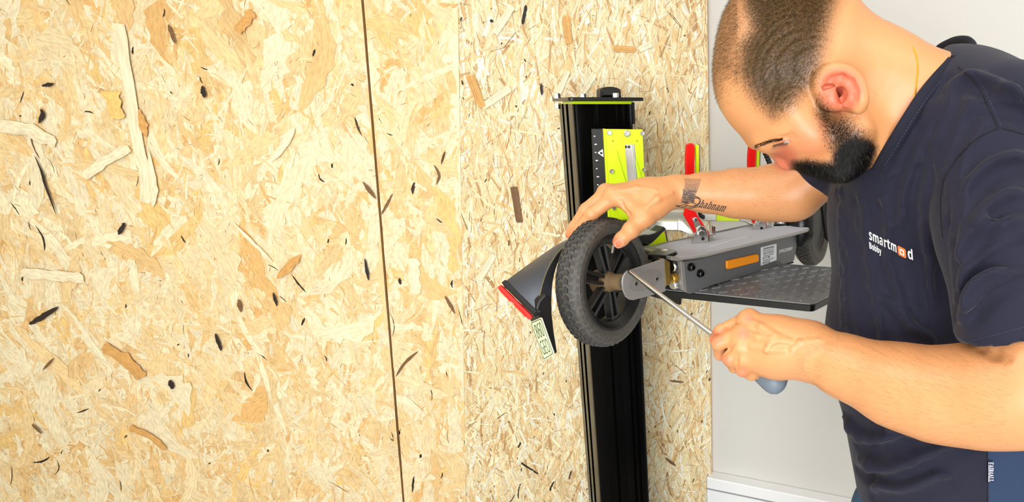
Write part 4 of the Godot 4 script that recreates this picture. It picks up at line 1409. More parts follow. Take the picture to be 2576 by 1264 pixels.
# Smoothly joined tapered capsules and ellipsoids, meshed as surface nets.
class Field:
	var kind := PackedInt32Array()
	var pa := PackedVector3Array()
	var pb := PackedVector3Array()
	var ra := PackedFloat32Array()
	var rb := PackedFloat32Array()
	var kk := PackedFloat32Array()
	var sub := PackedInt32Array()
	var inv: Array[Basis] = []
	var bc := PackedVector3Array()
	var br := PackedFloat32Array()
	var all := PackedInt32Array()
	func add(k: int, a: Vector3, b: Vector3, r0: float, r1: float, sm: float, s: int, iv: Basis, c: Vector3, rad: float) -> void:
		kind.append(k); pa.append(a); pb.append(b); ra.append(r0); rb.append(r1); kk.append(sm); sub.append(s); inv.append(iv); bc.append(c); br.append(rad); all.append(kind.size() - 1)
	func cap(a: Vector3, b: Vector3, r0: float, r1: float, sm := 0.01, s := 0) -> void:
		add(0, a, b, r0, r1, sm, s, Basis(), (a + b) / 2, a.distance_to(b) / 2 + maxf(r0, r1))
	func ell(c: Vector3, x: Vector3, y: Vector3, z: Vector3, sm := 0.01, s := 0) -> void:
		add(1, c, c, minf(x.length(), minf(y.length(), z.length())), 0.0, sm, s, Basis(x, y, z).inverse(), c, maxf(x.length(), maxf(y.length(), z.length())))
	func plane(p: Vector3, n: Vector3, sm := 0.002) -> void:
		add(2, p, n.normalized(), 0.0, 0.0, sm, 1, Basis(), p, 1e6)
	func eval(p: Vector3, ids: PackedInt32Array) -> float:
		var d := 1e3
		for i in ids:
			var e: float
			var k := kind[i]
			if k == 0:
				var ab := pb[i] - pa[i]
				var ap := p - pa[i]
				var h := clampf(ap.dot(ab) / maxf(ab.length_squared(), 1e-9), 0.0, 1.0)
				e = (ap - ab * h).length() - lerpf(ra[i], rb[i], h)
			elif k == 1:
				var q := inv[i] * (p - pa[i])
				var k0 := q.length()
				var k1 := (inv[i].transposed() * q).length()
				e = k0 * (k0 - 1.0) / k1 if k1 > 1e-6 else -ra[i]
			else:
				e = -(p - pa[i]).dot(pb[i])
			var s := kk[i]
			if sub[i] == 0:
				var h2 := maxf(s - absf(d - e), 0.0) / s
				d = minf(d, e) - h2 * h2 * s * 0.25
			else:
				var h3 := maxf(s - absf(-d - e), 0.0) / s
				d = maxf(d, -e) + h3 * h3 * s * 0.25
		return d
	func near(c: Vector3, r: float) -> PackedInt32Array:
		var out := PackedInt32Array()
		for i in kind.size():
			if kind[i] == 2 or bc[i].distance_to(c) < br[i] + r + kk[i]: out.append(i)
		return out
	func grad(p: Vector3, ids: PackedInt32Array) -> Vector3:
		var e := 0.0006
		return Vector3(eval(p + Vector3(e, 0, 0), ids) - eval(p - Vector3(e, 0, 0), ids), eval(p + Vector3(0, e, 0), ids) - eval(p - Vector3(0, e, 0), ids), eval(p + Vector3(0, 0, e), ids) - eval(p - Vector3(0, 0, e), ids)) / (2.0 * e)
	func march(o: Vector3, dir: Vector3, t0: float, t1: float) -> Vector3:
		var t := t0
		for i in 160:
			var p := o + dir * t
			var ids := near(p, 0.12)
			var d := eval(p, ids) if ids.size() > 0 else 0.1
			if d < 0.0003: return p
			t += clampf(d * 0.7, 0.0003, 0.08)
			if t > t1: break
		return Vector3.INF
	# meshes the part inside lo..hi; cells whose centre falls in a box of "skip" are left to a finer grid
	func nets(lo: Vector3, hi: Vector3, cell: float, skip: Array = []) -> Dictionary:
		var bs := 6
		var nb := Vector3i(((hi - lo) / (cell * bs)).ceil())
		var n := nb * bs + Vector3i.ONE
		var val := PackedFloat32Array()
		val.resize(n.x * n.y * n.z)
		val.fill(1e9)
		var sy := n.x; var sz := n.x * n.y
		var blocks := []
		var rad := cell * bs * 0.8661
		for bz in nb.z:
			for by in nb.y:
				for bx in nb.x:
					var o := lo + Vector3(bx, by, bz) * (cell * bs)
					var c := o + Vector3.ONE * (cell * bs * 0.5)
					var ids := near(c, rad)
					if ids.is_empty(): continue
					var dc := eval(c, ids)
					if absf(dc) > rad * 1.7 + 0.004: continue
					blocks.append([Vector3i(bx, by, bz) * bs, ids])
					for z in bs + 1:
						for y in bs + 1:
							var idx := bx * bs + (by * bs + y) * sy + (bz * bs + z) * sz
							for x in bs + 1:
								if val[idx + x] > 1e8: val[idx + x] = eval(o + Vector3(x, y, z) * cell, ids)
		var V := PackedVector3Array(); var N := PackedVector3Array(); var I := PackedInt32Array()
		var at := {}
		var co := [0, 1, sy, sy + 1, sz, sz + 1, sz + sy, sz + sy + 1]
		var cv := [Vector3(0, 0, 0), Vector3(1, 0, 0), Vector3(0, 1, 0), Vector3(1, 1, 0), Vector3(0, 0, 1), Vector3(1, 0, 1), Vector3(0, 1, 1), Vector3(1, 1, 1)]
		var ed := [[0, 1], [2, 3], [4, 5], [6, 7], [0, 2], [1, 3], [4, 6], [5, 7], [0, 4], [1, 5], [2, 6], [3, 7]]
		for bl in blocks:
			var b0: Vector3i = bl[0]
			for z in bs:
				for y in bs:
					for x in bs:
						var i := (b0.x + x) + (b0.y + y) * sy + (b0.z + z) * sz
						var neg := 0
						for q in 8:
							if val[i + co[q]] < 0.0: neg += 1
						if neg == 0 or neg == 8: continue
						var s := Vector3.ZERO; var m := 0
						for e in ed:
							var a := val[i + co[e[0]]]; var b := val[i + co[e[1]]]
							if (a < 0.0) != (b < 0.0):
								s += (cv[e[0]] as Vector3).lerp(cv[e[1]], a / (a - b)); m += 1
						var p := lo + (Vector3(b0.x + x, b0.y + y, b0.z + z) + s / m) * cell
						var ids: PackedInt32Array = bl[1]
						var g := grad(p, ids)
						var gl := g.length_squared()
						if gl > 0.05:
							var stp := g * (eval(p, ids) / gl)
							p -= stp.limit_length(cell * 0.5)
						at[i] = V.size()
						V.append(p); N.append(g.normalized())
		var nbr := [[1, sy, sz], [sy, sz, 1], [sz, 1, sy]]
		for i: int in at.keys():
			for w in nbr:
				var a := val[i]; var b := val[i + w[0]]
				if (a < 0.0) == (b < 0.0): continue
				var j: int = i - w[1]; var k: int = i - w[2]; var l: int = i - w[1] - w[2]
				if not (at.has(j) and at.has(k) and at.has(l)): continue
				var q0: int = at[i]; var q1: int = at[j]; var q2: int = at[l]; var q3: int = at[k]
				if skip.size() > 0:
					var inn := false
					var mp := (V[q0] + V[q2]) * 0.5
					for bx: AABB in skip:
						if bx.has_point(mp): inn = true
					if inn: continue
				if a < 0.0: I.append_array([q0, q2, q1, q0, q3, q2])
				else: I.append_array([q0, q1, q2, q0, q2, q3])
		return {"v": V, "n": N, "i": I}

func join(grids: Array, colour: Callable, off: Vector3) -> ArrayMesh:
	var V := PackedVector3Array(); var N := PackedVector3Array(); var C := PackedColorArray(); var I := PackedInt32Array()
	for g in grids:
		var b := V.size()
		var gv: PackedVector3Array = g.v; var gn: PackedVector3Array = g.n
		for i in gv.size():
			V.append(gv[i] - off); N.append(gn[i])
			C.append(colour.call(gv[i], gn[i]))
		for i in (g.i as PackedInt32Array): I.append(b + i)
	var arr := []
	arr.resize(Mesh.ARRAY_MAX)
	arr[Mesh.ARRAY_VERTEX] = V; arr[Mesh.ARRAY_NORMAL] = N; arr[Mesh.ARRAY_COLOR] = C; arr[Mesh.ARRAY_INDEX] = I
	var me := ArrayMesh.new()
	me.add_surface_from_arrays(Mesh.PRIMITIVE_TRIANGLES, arr)
	return me

# tapered limb through [x, y, depth, radius in pixels] stations
func limb(f: Field, st: Array, k: float, k0 := -1.0) -> void:
	for i in st.size() - 1:
		var a: Array = st[i]; var b: Array = st[i + 1]
		f.cap(P(a[0], a[1], a[2]), P(b[0], b[1], b[2]), a[3] * a[2] / F, b[3] * b[2] / F, k0 if i == 0 and k0 > 0 else k)

func egg(f: Field, x: float, y: float, d: float, rx: float, ry: float, rz: float, turn: float, k: float, s := 0) -> void:
	var q := d / F
	var t := deg_to_rad(turn)
	var ax := Vector3.RIGHT * cos(t) - c_up * sin(t)
	var ay := Vector3.RIGHT * sin(t) + c_up * cos(t)
	f.ell(P(x, y, d), ax * rx * q, ay * ry * q, -c_fw * rz, k, s)

func box_of(x0: float, y0: float, x1: float, y1: float, d0: float, d1: float) -> AABB:
	var bb := AABB(P(x0, y0, d0), Vector3.ZERO)
	for x in [x0, x1]:
		for y in [y0, y1]:
			for d in [d0, d1]: bb = bb.expand(P(x, y, d))
	return bb

func pix(p: Vector3) -> Vector2:
	var w := p - EYE
	var d := w.dot(c_fw)
	return Vector2(CX + w.x / d * F, CY - w.dot(c_up) / d * F)

var body := Field.new()
var tee := Field.new()
var man: Node3D
var eye_at := Vector3.ZERO
var eye_n := Vector3.ZERO

func head_shape(f: Field) -> void:
	egg(f, 1984, 112, 0.742, 180, 180, 0.079, 0, 0.02)
	egg(f, 1927, 212, 0.748, 130, 133, 0.068, 0, 0.03)
	egg(f, 2055, 190, 0.742, 112, 108, 0.074, 0, 0.03)
	limb(f, [[1962, 288, 0.752, 92], [2080, 385, 0.748, 58]], 0.03)
	egg(f, 1985, 300, 0.742, 85, 70, 0.066, 50, 0.025)
	egg(f, 2040, 345, 0.722, 66, 56, 0.040, 30, 0.02)      # cheeks
	egg(f, 2055, 335, 0.785, 60, 56, 0.035, 30, 0.02)
	limb(f, [[1899, 354, 0.765, 15], [1930, 356, 0.735, 17], [1968, 336, 0.708, 15]], 0.018)   # brow ridge
	egg(f, 1970, 358, 0.7330, 22, 14, 0.0125, 20, 0.012)   # upper lid
	limb(f, [[1945, 366, 0.762, 17], [1968, 395, 0.772, 21]], 0.014)   # nose
	egg(f, 1980, 407, 0.772, 21, 21, 0.012, 0, 0.010)
	egg(f, 1999, 402, 0.755, 15, 13, 0.010, 0, 0.008)
	egg(f, 1998, 402, 0.790, 15, 13, 0.010, 0, 0.008)
	egg(f, 2045, 408, 0.748, 46, 22, 0.032, 5, 0.016)      # mouth
	egg(f, 2105, 412, 0.748, 36, 30, 0.028, 20, 0.02)      # chin
	limb(f, [[2150, 285, 0.690, 26], [2155, 335, 0.694, 30], [2115, 405, 0.735, 28]], 0.025)
	limb(f, [[2165, 285, 0.79, 26], [2165, 335, 0.79, 30], [2120, 405, 0.76, 28]], 0.025)
	egg(f, 2120, 350, 0.742, 62, 55, 0.045, 0, 0.03)
	# neck and nape
	limb(f, [[2095, 120, 0.745, 108], [2220, 190, 0.748, 97], [2350, 262, 0.75, 112]], 0.04)
	limb(f, [[2150, 285, 0.748, 62], [2255, 380, 0.755, 70]], 0.04)
	limb(f, [[2165, 270, 0.70, 12], [2240, 380, 0.725, 16]], 0.02)

func ear_shape(f: Field) -> void:
	egg(f, 2120, 226, 0.673, 46, 48, 0.010, -25, 0.008)
	egg(f, 2090, 250, 0.6745, 30, 26, 0.012, 0, 0.014)
	limb(f, [[2070, 240, 0.678, 7], [2061, 224, 0.674, 9], [2060, 206, 0.670, 10], [2067, 191, 0.667, 10.5], [2082, 180, 0.663, 11], [2101, 175, 0.659, 11], [2120, 177, 0.656, 11], [2139, 185, 0.653, 11], [2154, 199, 0.651, 11], [2164, 217, 0.650, 11], [2168, 237, 0.651, 11], [2168, 254, 0.654, 12], [2160, 268, 0.660, 14], [2147, 266, 0.668, 13]], 0.010)
	# hollows: concha, canal, and the groove under the helix
	egg(f, 2122, 238, 0.652, 19, 23, 0.021, -25, 0.004, 1)
	egg(f, 2109, 232, 0.668, 11, 11, 0.030, 0, 0.003, 1)
	limb_sub(f, [[2073, 221, 0.668, 8], [2090, 217, 0.666, 7.5], [2110, 211, 0.662, 4]], 0.002)
	limb_sub(f, [[2094, 197, 0.657, 4], [2118, 194, 0.652, 5.5], [2140, 206, 0.646, 6.5], [2152, 230, 0.644, 6], [2152, 252, 0.648, 4]], 0.004)
	limb(f, [[2088, 206, 0.667, 5], [2108, 205, 0.662, 6], [2128, 211, 0.657, 7], [2141, 230, 0.655, 7], [2140, 250, 0.658, 7], [2128, 262, 0.663, 7]], 0.005)
	limb(f, [[2096, 238, 0.668, 8], [2098, 250, 0.669, 9]], 0.008)

func limb_sub(f: Field, st: Array, k: float) -> void:
	for i in st.size() - 1:
		var a: Array = st[i]; var b: Array = st[i + 1]
		f.cap(P(a[0], a[1], a[2]), P(b[0], b[1], b[2]), a[3] * a[2] / F, b[3] * b[2] / F, k, 1)

func arms_shape(f: Field) -> void:
	# right arm, reaching to the wheel
	limb(f, [[2250, 385, 0.97, 90], [2120, 412, 1.0, 68], [1990, 478, 1.04, 64], [1930, 488, 1.05, 60], [1850, 487, 1.055, 54], [1770, 485, 1.05, 42], [1705, 482, 1.045, 33]], 0.03)
	egg(f, 1995, 500, 1.03, 52, 44, 0.035, 20, 0.03)
	# left arm, holding the screwdriver
	limb(f, [[2510, 410, 0.70, 98], [2556, 700, 0.645, 102], [2610, 950, 0.612, 104], [2560, 1000, 0.63, 110], [2450, 1000, 0.658, 110], [2340, 990, 0.685, 103], [2240, 965, 0.712, 90], [2120, 920, 0.745, 68], [2030, 882, 0.770, 54]], 0.03)
	egg(f, 2500, 960, 0.645, 90, 60, 0.05, -10, 0.04)

func right_hand(f: Field) -> void:
	var k := 0.012
	limb(f, [[1705, 482, 1.045, 32], [1640, 484, 1.035, 27], [1545, 494, 1.022, 21]], 0.02)
	limb(f, [[1700, 478, 1.05, 28], [1625, 477, 1.05, 22], [1528, 484, 1.042, 19]], 0.02)
	limb(f, [[1700, 482, 1.06, 28], [1620, 482, 1.068, 22], [1524, 486, 1.066, 18]], 0.02)
	limb(f, [[1700, 486, 1.065, 26], [1620, 490, 1.085, 20], [1535, 494, 1.088, 16]], 0.02)
	limb(f, [[1543, 496, 1.022, 19], [1490, 540, 1.020, 15.5], [1455, 577, 1.028, 13], [1439, 594, 1.034, 11]], 0.004)
	limb(f, [[1527, 485, 1.042, 19], [1472, 530, 1.046, 15], [1443, 571, 1.054, 12.5], [1432, 590, 1.058, 10.5]], 0.004)
	limb(f, [[1523, 487, 1.066, 17], [1474, 525, 1.080, 14], [1450, 562, 1.090, 12], [1440, 584, 1.094, 10]], 0.004)
	limb(f, [[1534, 494, 1.088, 15], [1496, 522, 1.105, 12.5], [1474, 552, 1.115, 11], [1466, 570, 1.118, 9]], 0.004)
	# thumb from the side of the palm down over the tyre
	egg(f, 1645, 512, 1.022, 50, 34, 0.020, -35, 0.02)
	limb(f, [[1672, 504, 1.03, 25], [1622, 546, 1.006, 25], [1588, 579, 0.996, 19.5], [1563, 603, 0.998, 16.5], [1556, 610, 1.0, 14.5]], 0.008, 0.02)
	limb(f, [[1560, 500, 1.02, 17], [1600, 535, 1.012, 18]], 0.018)
	egg(f, 1588, 578, 0.994, 19, 19, 0.013, 0, 0.006)
	# knuckles
	egg(f, 1541, 488, 1.020, 21, 19, 0.013, 0, 0.008)
	egg(f, 1524, 480, 1.042, 20, 17, 0.012, 0, 0.008)
	egg(f, 1488, 538, 1.018, 17, 16, 0.011, 0, 0.005)

func left_hand(f: Field) -> void:
	limb(f, [[2030, 880, 0.772, 53], [1965, 848, 0.782, 38], [1887, 806, 0.795, 24]], 0.025)
	limb(f, [[2030, 880, 0.772, 53], [1960, 856, 0.778, 38], [1874, 838, 0.785, 25]], 0.025)
	limb(f, [[2030, 880, 0.772, 53], [1955, 880, 0.778, 38], [1868, 870, 0.782, 25]], 0.025)
	limb(f, [[2025, 885, 0.775, 50], [1960, 900, 0.785, 38], [1876, 902, 0.786, 24]], 0.025)
	egg(f, 1955, 905, 0.798, 62, 36, 0.022, -8, 0.02)
	# fingers wrapped round the handle
	limb(f, [[1884, 803, 0.795, 22], [1812, 834, 0.808, 16.5], [1800, 852, 0.832, 15], [1818, 868, 0.848, 13]], 0.004)
	limb(f, [[1872, 838, 0.784, 23], [1808, 863, 0.790, 18.5], [1812, 890, 0.815, 16], [1836, 900, 0.836, 13]], 0.004)
	limb(f, [[1866, 870, 0.780, 22], [1836, 903, 0.783, 18.5], [1848, 923, 0.806, 15.5], [1876, 925, 0.826, 13]], 0.004)
	limb(f, [[1872, 902, 0.783, 20], [1868, 931, 0.784, 16.5], [1890, 944, 0.797, 13.5], [1906, 944, 0.806, 11.5]], 0.004)
	limb(f, [[1985, 872, 0.80, 34], [1925, 862, 0.832, 21], [1870, 856, 0.856, 17], [1838, 848, 0.858, 14]], 0.01)
	# knuckles
	egg(f, 1882, 800, 0.790, 25, 21, 0.013, -25, 0.008)
	egg(f, 1868, 838, 0.780, 24, 20, 0.013, -15, 0.008)
	egg(f, 1862, 872, 0.776, 22, 19, 0.012, 20, 0.008)
	egg(f, 1868, 904, 0.778, 20, 18, 0.011, 50, 0.008)

func legs_shape(f: Field, g: float) -> void:
	# trunk, hips and legs
	for q in [[0.885, 0.0], [0.97, 1.0]]:
		var d: float = q[0]
		f.cap(P(2345, 480, d), P(2345, 800, d), 0.10 + g, 0.105 + g, 0.08)
		f.cap(P(2345, 800, d), P(2385, 1290, d + 0.02), 0.105 + g, 0.11 + g, 0.08)
	f.cap(P(2360, 330, 0.78), P(2490, 360, 0.72), 0.07 + g, 0.06 + g, 0.06)
	f.cap(P(2360, 330, 0.78), P(2290, 380, 0.94), 0.07 + g, 0.06 + g, 0.06)

func foot_points() -> Array:
	var out := []
	for q in [[2370, 1330, 0.90, -0.02], [2350, 1330, 1.0, -0.10]]:
		var hip := P(q[0], q[1], q[2])
		out.append([hip, Vector3(hip.x + q[3] * 0.6 + 0.01, 0.50, hip.z), Vector3(hip.x + q[3] + 0.03, 0.09, hip.z)])
	return out

func skin_at(p: Vector3, _n: Vector3) -> Color:
	var q := pix(p)
	var c := Color(0.85, 0.595, 0.39)
	var red := 0.0
	red = maxf(red, 0.78 * smoothstep(70.0, 40.0, q.distance_to(Vector2(2116, 226))))
	red = maxf(red, 0.75 * smoothstep(50.0, 14.0, q.distance_to(Vector2(1975, 400))))
	red = maxf(red, 0.30 * smoothstep(80.0, 20.0, q.distance_to(Vector2(2040, 350))))
	red = maxf(red, 0.45 * smoothstep(30.0, 8.0, q.distance_to(Vector2(1975, 368))))
	for k in [[1434, 598, 24], [1550, 612, 26], [1800, 850, 34], [1825, 908, 26], [1866, 938, 24], [1870, 838, 26], [1882, 800, 22]]:
		red = maxf(red, 0.55 * smoothstep(float(k[2]), 4.0, q.distance_to(Vector2(k[0], k[1]))))
	c = c.lerp(Color(0.84, 0.42, 0.33), red)
	if q.x > 1740 and q.x < 2320 and q.y < 470:
		var h := hair_at(p)
		c = c.lerp(Color(0.24, 0.175, 0.11), h.x * 0.75)
		c = c.lerp(Color(0.09, 0.07, 0.06), h.y * 0.88)
	return c.srgb_to_linear()

var hair_poly := PackedVector2Array([Vector2(1866, 180), Vector2(1868, 110), Vector2(1894, 70), Vector2(1880, 20), Vector2(1868, -40), Vector2(2120, -60), Vector2(2092, 20), Vector2(2074, 90), Vector2(2058, 160), Vector2(2032, 215), Vector2(1990, 262), Vector2(1948, 284), Vector2(1912, 252), Vector2(1888, 222)])
var fuzz_poly := PackedVector2Array([Vector2(1760, 90), Vector2(1800, -40), Vector2(1880, -40), Vector2(1900, 70), Vector2(1870, 120), Vector2(1862, 190), Vector2(1820, 200), Vector2(1795, 260), Vector2(1765, 240)])
var beard_poly := PackedVector2Array([Vector2(2116, 362), Vector2(2146, 338), Vector2(2178, 350), Vector2(2200, 372), Vector2(2190, 415), Vector2(2160, 460), Vector2(2080, 460), Vector2(2000, 432), Vector2(1998, 411), Vector2(2030, 407), Vector2(2066, 413), Vector2(2096, 412), Vector2(2104, 380)])
var burn_poly := PackedVector2Array([Vector2(2058, 250), Vector2(2088, 292), Vector2(2130, 300), Vector2(2180, 340), Vector2(2190, 380), Vector2(2110, 400), Vector2(2085, 350), Vector2(2060, 290)])

func soft_in(pg: PackedVector2Array, q: Vector2, soft: float) -> float:
	var d := 1e9
	for i in pg.size():
		d = minf(d, Geometry2D.get_closest_point_to_segment(q, pg[i], pg[(i + 1) % pg.size()]).distance_to(q))
	if not Geometry2D.is_point_in_polygon(q, pg): d = -d
	return smoothstep(-soft, soft, d)

var mid_o := P(1975, 110, 0.742)
var mid_n := Vector3(0.16, 0.02, 0.98).normalized()

# how much hair (x) and beard (y) grows at a point of the head; the far half mirrors the near one
func hair_at(p: Vector3) -> Vector2:
	var s := (p - mid_o).dot(mid_n)
	var q := pix(p - mid_n * 2.0 * s if s < 0.0 else p)
	var o := Vector2.ZERO
	if q.y < 320: o.x = maxf(soft_in(hair_poly, q, 44.0), 0.30 * soft_in(fuzz_poly, q, 46.0))
	if q.y > 220 and q.x > 1960: o.y = maxf(soft_in(beard_poly, q, 20.0), 0.55 * soft_in(burn_poly, q, 30.0))
	return o

func hit(f: Field, x: float, y: float, far := 1.6) -> Vector3:
	return f.march(EYE, ray(x, y), 0.45, far)

# a bead or a groove laid on a surface along pixels
func on_skin(f: Field, pts: Array, rpx: float, rise: float, k: float, s := 0) -> void:
	var w := []
	for q in pts:
		var h := hit(f, q[0], q[1])
		if h == Vector3.INF: continue
		var g := f.grad(h, f.near(h, 0.05)).normalized()
		w.append([h + g * rise, rpx * h.distance_to(EYE) / F])
	for i in w.size() - 1:
		var t0 := 0.35 if i == 0 else 1.0
		var t1 := 0.35 if i == w.size() - 2 else 1.0
		f.cap(w[i][0], w[i + 1][0], w[i][1] * t0, w[i + 1][1] * t1, k, s)

func person() -> void:
	head_shape(body)
	ear_shape(body)
	arms_shape(body)
	right_hand(body)
	left_hand(body)
	# tendons, veins and creases where the photograph shows them
	eye_at = hit(body, 1977, 361)
	eye_n = body.grad(eye_at, body.near(eye_at, 0.04)).normalized()
	on_skin(body, curve_px([[1944, 370], [1958, 368], [1974, 363], [1990, 356]], 7), 4.6, 0.0, 0.002, 1)
	on_skin(body, [[1962, 345], [1980, 347], [1992, 338]], 2.5, 0.0006, 0.006, 1)
	on_skin(body, [[1993, 352], [2003, 346]], 2, 0.0005, 0.004, 1)
	on_skin(body, [[1990, 858], [1950, 846], [1915, 822], [1893, 808]], 6, -0.0012, 0.006)
	on_skin(body, [[1985, 862], [1940, 856], [1905, 848], [1884, 840]], 6, -0.0012, 0.006)
	on_skin(body, [[1970, 882], [1930, 880], [1890, 874]], 6, -0.0012, 0.006)
	on_skin(body, [[1960, 858], [1935, 868], [1925, 885]], 4, -0.0008, 0.005)
	on_skin(body, [[1990, 880], [2010, 862], [2060, 855]], 4, -0.0008, 0.005)
	on_skin(body, [[1800, 846], [1822, 832], [1846, 818], [1862, 812]], 3.2, 0.0004, 0.005, 1)
	on_skin(body, [[1822, 893], [1834, 880], [1848, 864]], 3.6, 0.0004, 0.005, 1)
	on_skin(body, [[1854, 926], [1852, 912], [1856, 894]], 3.2, 0.0004, 0.005, 1)
	on_skin(body, [[1650, 478], [1600, 474], [1560, 478]], 6, -0.0014, 0.006)
	on_skin(body, [[1690, 486], [1655, 500], [1630, 520]], 6, -0.0012, 0.007)
	on_skin(body, [[1568, 520], [1580, 538], [1592, 548]], 3, 0.0, 0.006, 1)
	on_skin(body, [[1562, 505], [1571, 524]], 3, 0.0, 0.006, 1)
	on_skin(body, [[2470, 876], [2500, 890], [2530, 902]], 4, 0.0, 0.012, 1)
	legs_shape(body, 0.0)
	for q in foot_points():
		body.cap(q[0], q[1], 0.078, 0.055, 0.05)
		body.cap(q[1], q[2], 0.055, 0.04, 0.03)
		body.cap(q[2] + Vector3(0.02, -0.03, 0), q[2] + Vector3(-0.14, -0.055, 0), 0.035, 0.026, 0.02)
	var feet := foot_points()
	man = thing("person", "bearded man in a navy T-shirt bent over the scooter wheel with a screwdriver", "person", Vector3(feet[0][2].x, 0.0, (feet[0][2].z + feet[1][2].z) / 2))
	var bx_head := box_of(1750, -140, 2430, 480, 0.60, 0.86)
	var bx_lh := box_of(1770, 760, 2060, 990, 0.745, 0.875)
	var bx_rh := box_of(1410, 440, 1730, 650, 0.975, 1.135)
	var bx_ra := box_of(1700, 330, 2200, 570, 0.93, 1.14)
	var bx_la := box_of(2040, 800, 2800, 1180, 0.53, 0.80)
	var grids := []
	# each region is meshed on a thread of its own
	var jobs := [[bx_head.position, bx_head.end, 0.0026, []], [bx_lh.position, bx_lh.end, 0.0022, [bx_head]], [bx_rh.position, bx_rh.end, 0.0024, []],
		[bx_ra.position, bx_ra.end, 0.005, [bx_head, bx_rh]], [bx_la.position, bx_la.end, 0.005, [bx_head, bx_lh]],
		[Vector3(-0.1, 0, -1.25), Vector3(0.75, 1.75, -0.35), 0.016, [bx_head, bx_lh, bx_rh, bx_ra, bx_la]]]
	var threads := []
	for j in jobs:
		var t := Thread.new()
		t.start(body.nets.bind(j[0], j[1], j[2], j[3]))
		threads.append(t)
	for t: Thread in threads: grids.append(t.wait_to_finish())
	var skin := mat("skin", Color.WHITE, 0.40, 0.0, {"vertex_color_use_as_albedo": true, "subsurf_scatter_enabled": true, "subsurf_scatter_strength": 0.12, "uv1_triplanar": true, "uv1_world_triplanar": true, "uv1_scale": Vector3(10, 10, 10), "normal_enabled": true, "normal_texture": noise_tex(0.06, 77, true, 4.0), "normal_scale": 0.12})
	put_mesh("body", join(grids, skin_at, man.position), skin, man)
	hair(grids[0])
	arm_hair([grids[3], grids[4]])
	details()
	shirt()
	lower_clothes()

func hair(g: Dictionary) -> void:
	var r := RandomNumberGenerator.new()
	r.seed = 4
	var V: PackedVector3Array = g.v; var N: PackedVector3Array = g.n
	var hb := MB.new(); var bb := MB.new()
	# hair lies forward and down over the skull
	var fwd := (P(1900, 360, 0.77) - P(2110, 120, 0.742)).normalized()
	for i in V.size():
		var q := pix(V[i])
		if q.y > 470 or q.x > 2330: continue
		var h := hair_at(V[i])
		var cnt := h.x * 13.0 + h.y * 13.0
		var m := int(cnt) + (1 if r.randf() < cnt - int(cnt) else 0)
		for k in m:
			var n := N[i]
			var t1 := n.cross(Vector3(0.3, 0.7, 0.2)).normalized(); var t2 := n.cross(t1)
			var p := V[i] + t1 * r.randf_range(-0.0016, 0.0016) + t2 * r.randf_range(-0.0016, 0.0016) - n * 0.0006
			var is_b := r.randf() < h.y * 13.0 / cnt
			var lay := fwd
			if is_b: lay = (P(2130, 470, 0.75) - p).normalized()
			lay = (lay - n * lay.dot(n)).normalized()
			var rv := Vector3(r.randfn(0, 1), r.randfn(0, 1), r.randfn(0, 1)) * 0.30
			var dens := h.y if is_b else h.x
			var dir := (n * (0.60 if is_b else 0.42) + lay * 0.8 + rv).normalized()
			var ln := (0.0085 if is_b else 0.0062) * r.randf_range(0.6, 1.15) * (0.35 + 0.65 * dens) * (2.0 if not is_b and q.x < 1860 else 1.0)
			var w := dir.cross(n).normalized() * (0.00019 if is_b else 0.00017)
			var mb := bb if is_b else hb
			var c: Color
			if is_b:
				c = Color(0.03, 0.024, 0.02)
				if r.randf() < 0.015: c = Color(0.5, 0.42, 0.34)
			else:
				c = Color(0.12, 0.085, 0.05).lerp(Color(0.52, 0.39, 0.18), pow(r.randf(), 1.3))
			mb.col = c.srgb_to_linear()
			mb.tri(p - w, p + w, p + dir * ln + lay * ln * 0.15)
	# eyebrow
	for i in 420:
		var t := r.randf()
		var x := lerpf(1897, 1966, t); var y := lerpf(371, 351, t) - sin(t * PI) * 3.0 + r.randf_range(-5.5, 4.5) * (1.0 - t * 0.5)
		var p := hit(body, x, y)
		if p == Vector3.INF or p.distance_to(EYE) > 0.95: continue
		var n := body.grad(p, body.near(p, 0.04)).normalized()
		var dir := ((P(1980, 345, 0.70) - P(1900, 368, 0.75)).normalized() * 0.8 + n * 0.35 + Vector3(r.randfn(0, 0.15), r.randfn(0, 0.15), r.randfn(0, 0.15))).normalized()
		var w := dir.cross(n).normalized() * 0.0002
		hb.col = Color(0.09, 0.065, 0.05).srgb_to_linear()
		hb.tri(p - w, p + w, p + dir * 0.0065)
	# eyelashes
	for i in 46:
		var t := i / 45.0
		var p := eye_at
		var h := hit(body, lerpf(1946, 1982, t), lerpf(366, 357, t))
		if h != Vector3.INF: p = h
		var dir := (Vector3(lerpf(-0.5, -0.1, t), -1.0, 0.25)).normalized()
		hb.col = Color(0.05, 0.04, 0.035).srgb_to_linear()
		var w := Vector3(0.00016, 0, 0)
		hb.tri(p - w, p + w, p + dir * 0.0075)
	var hm := mat("hair", Color.WHITE, 0.5, 0.0, {"vertex_color_use_as_albedo": true, "metallic_specular": 0.4})
	var o := part("hair", hb, hm, man, "short buzzed dark hair", 0.0)
	o.set_meta("kind", "stuff")
	o = part("beard", bb, hm, man, "dense dark beard", 0.0)
	o.set_meta("kind", "stuff")

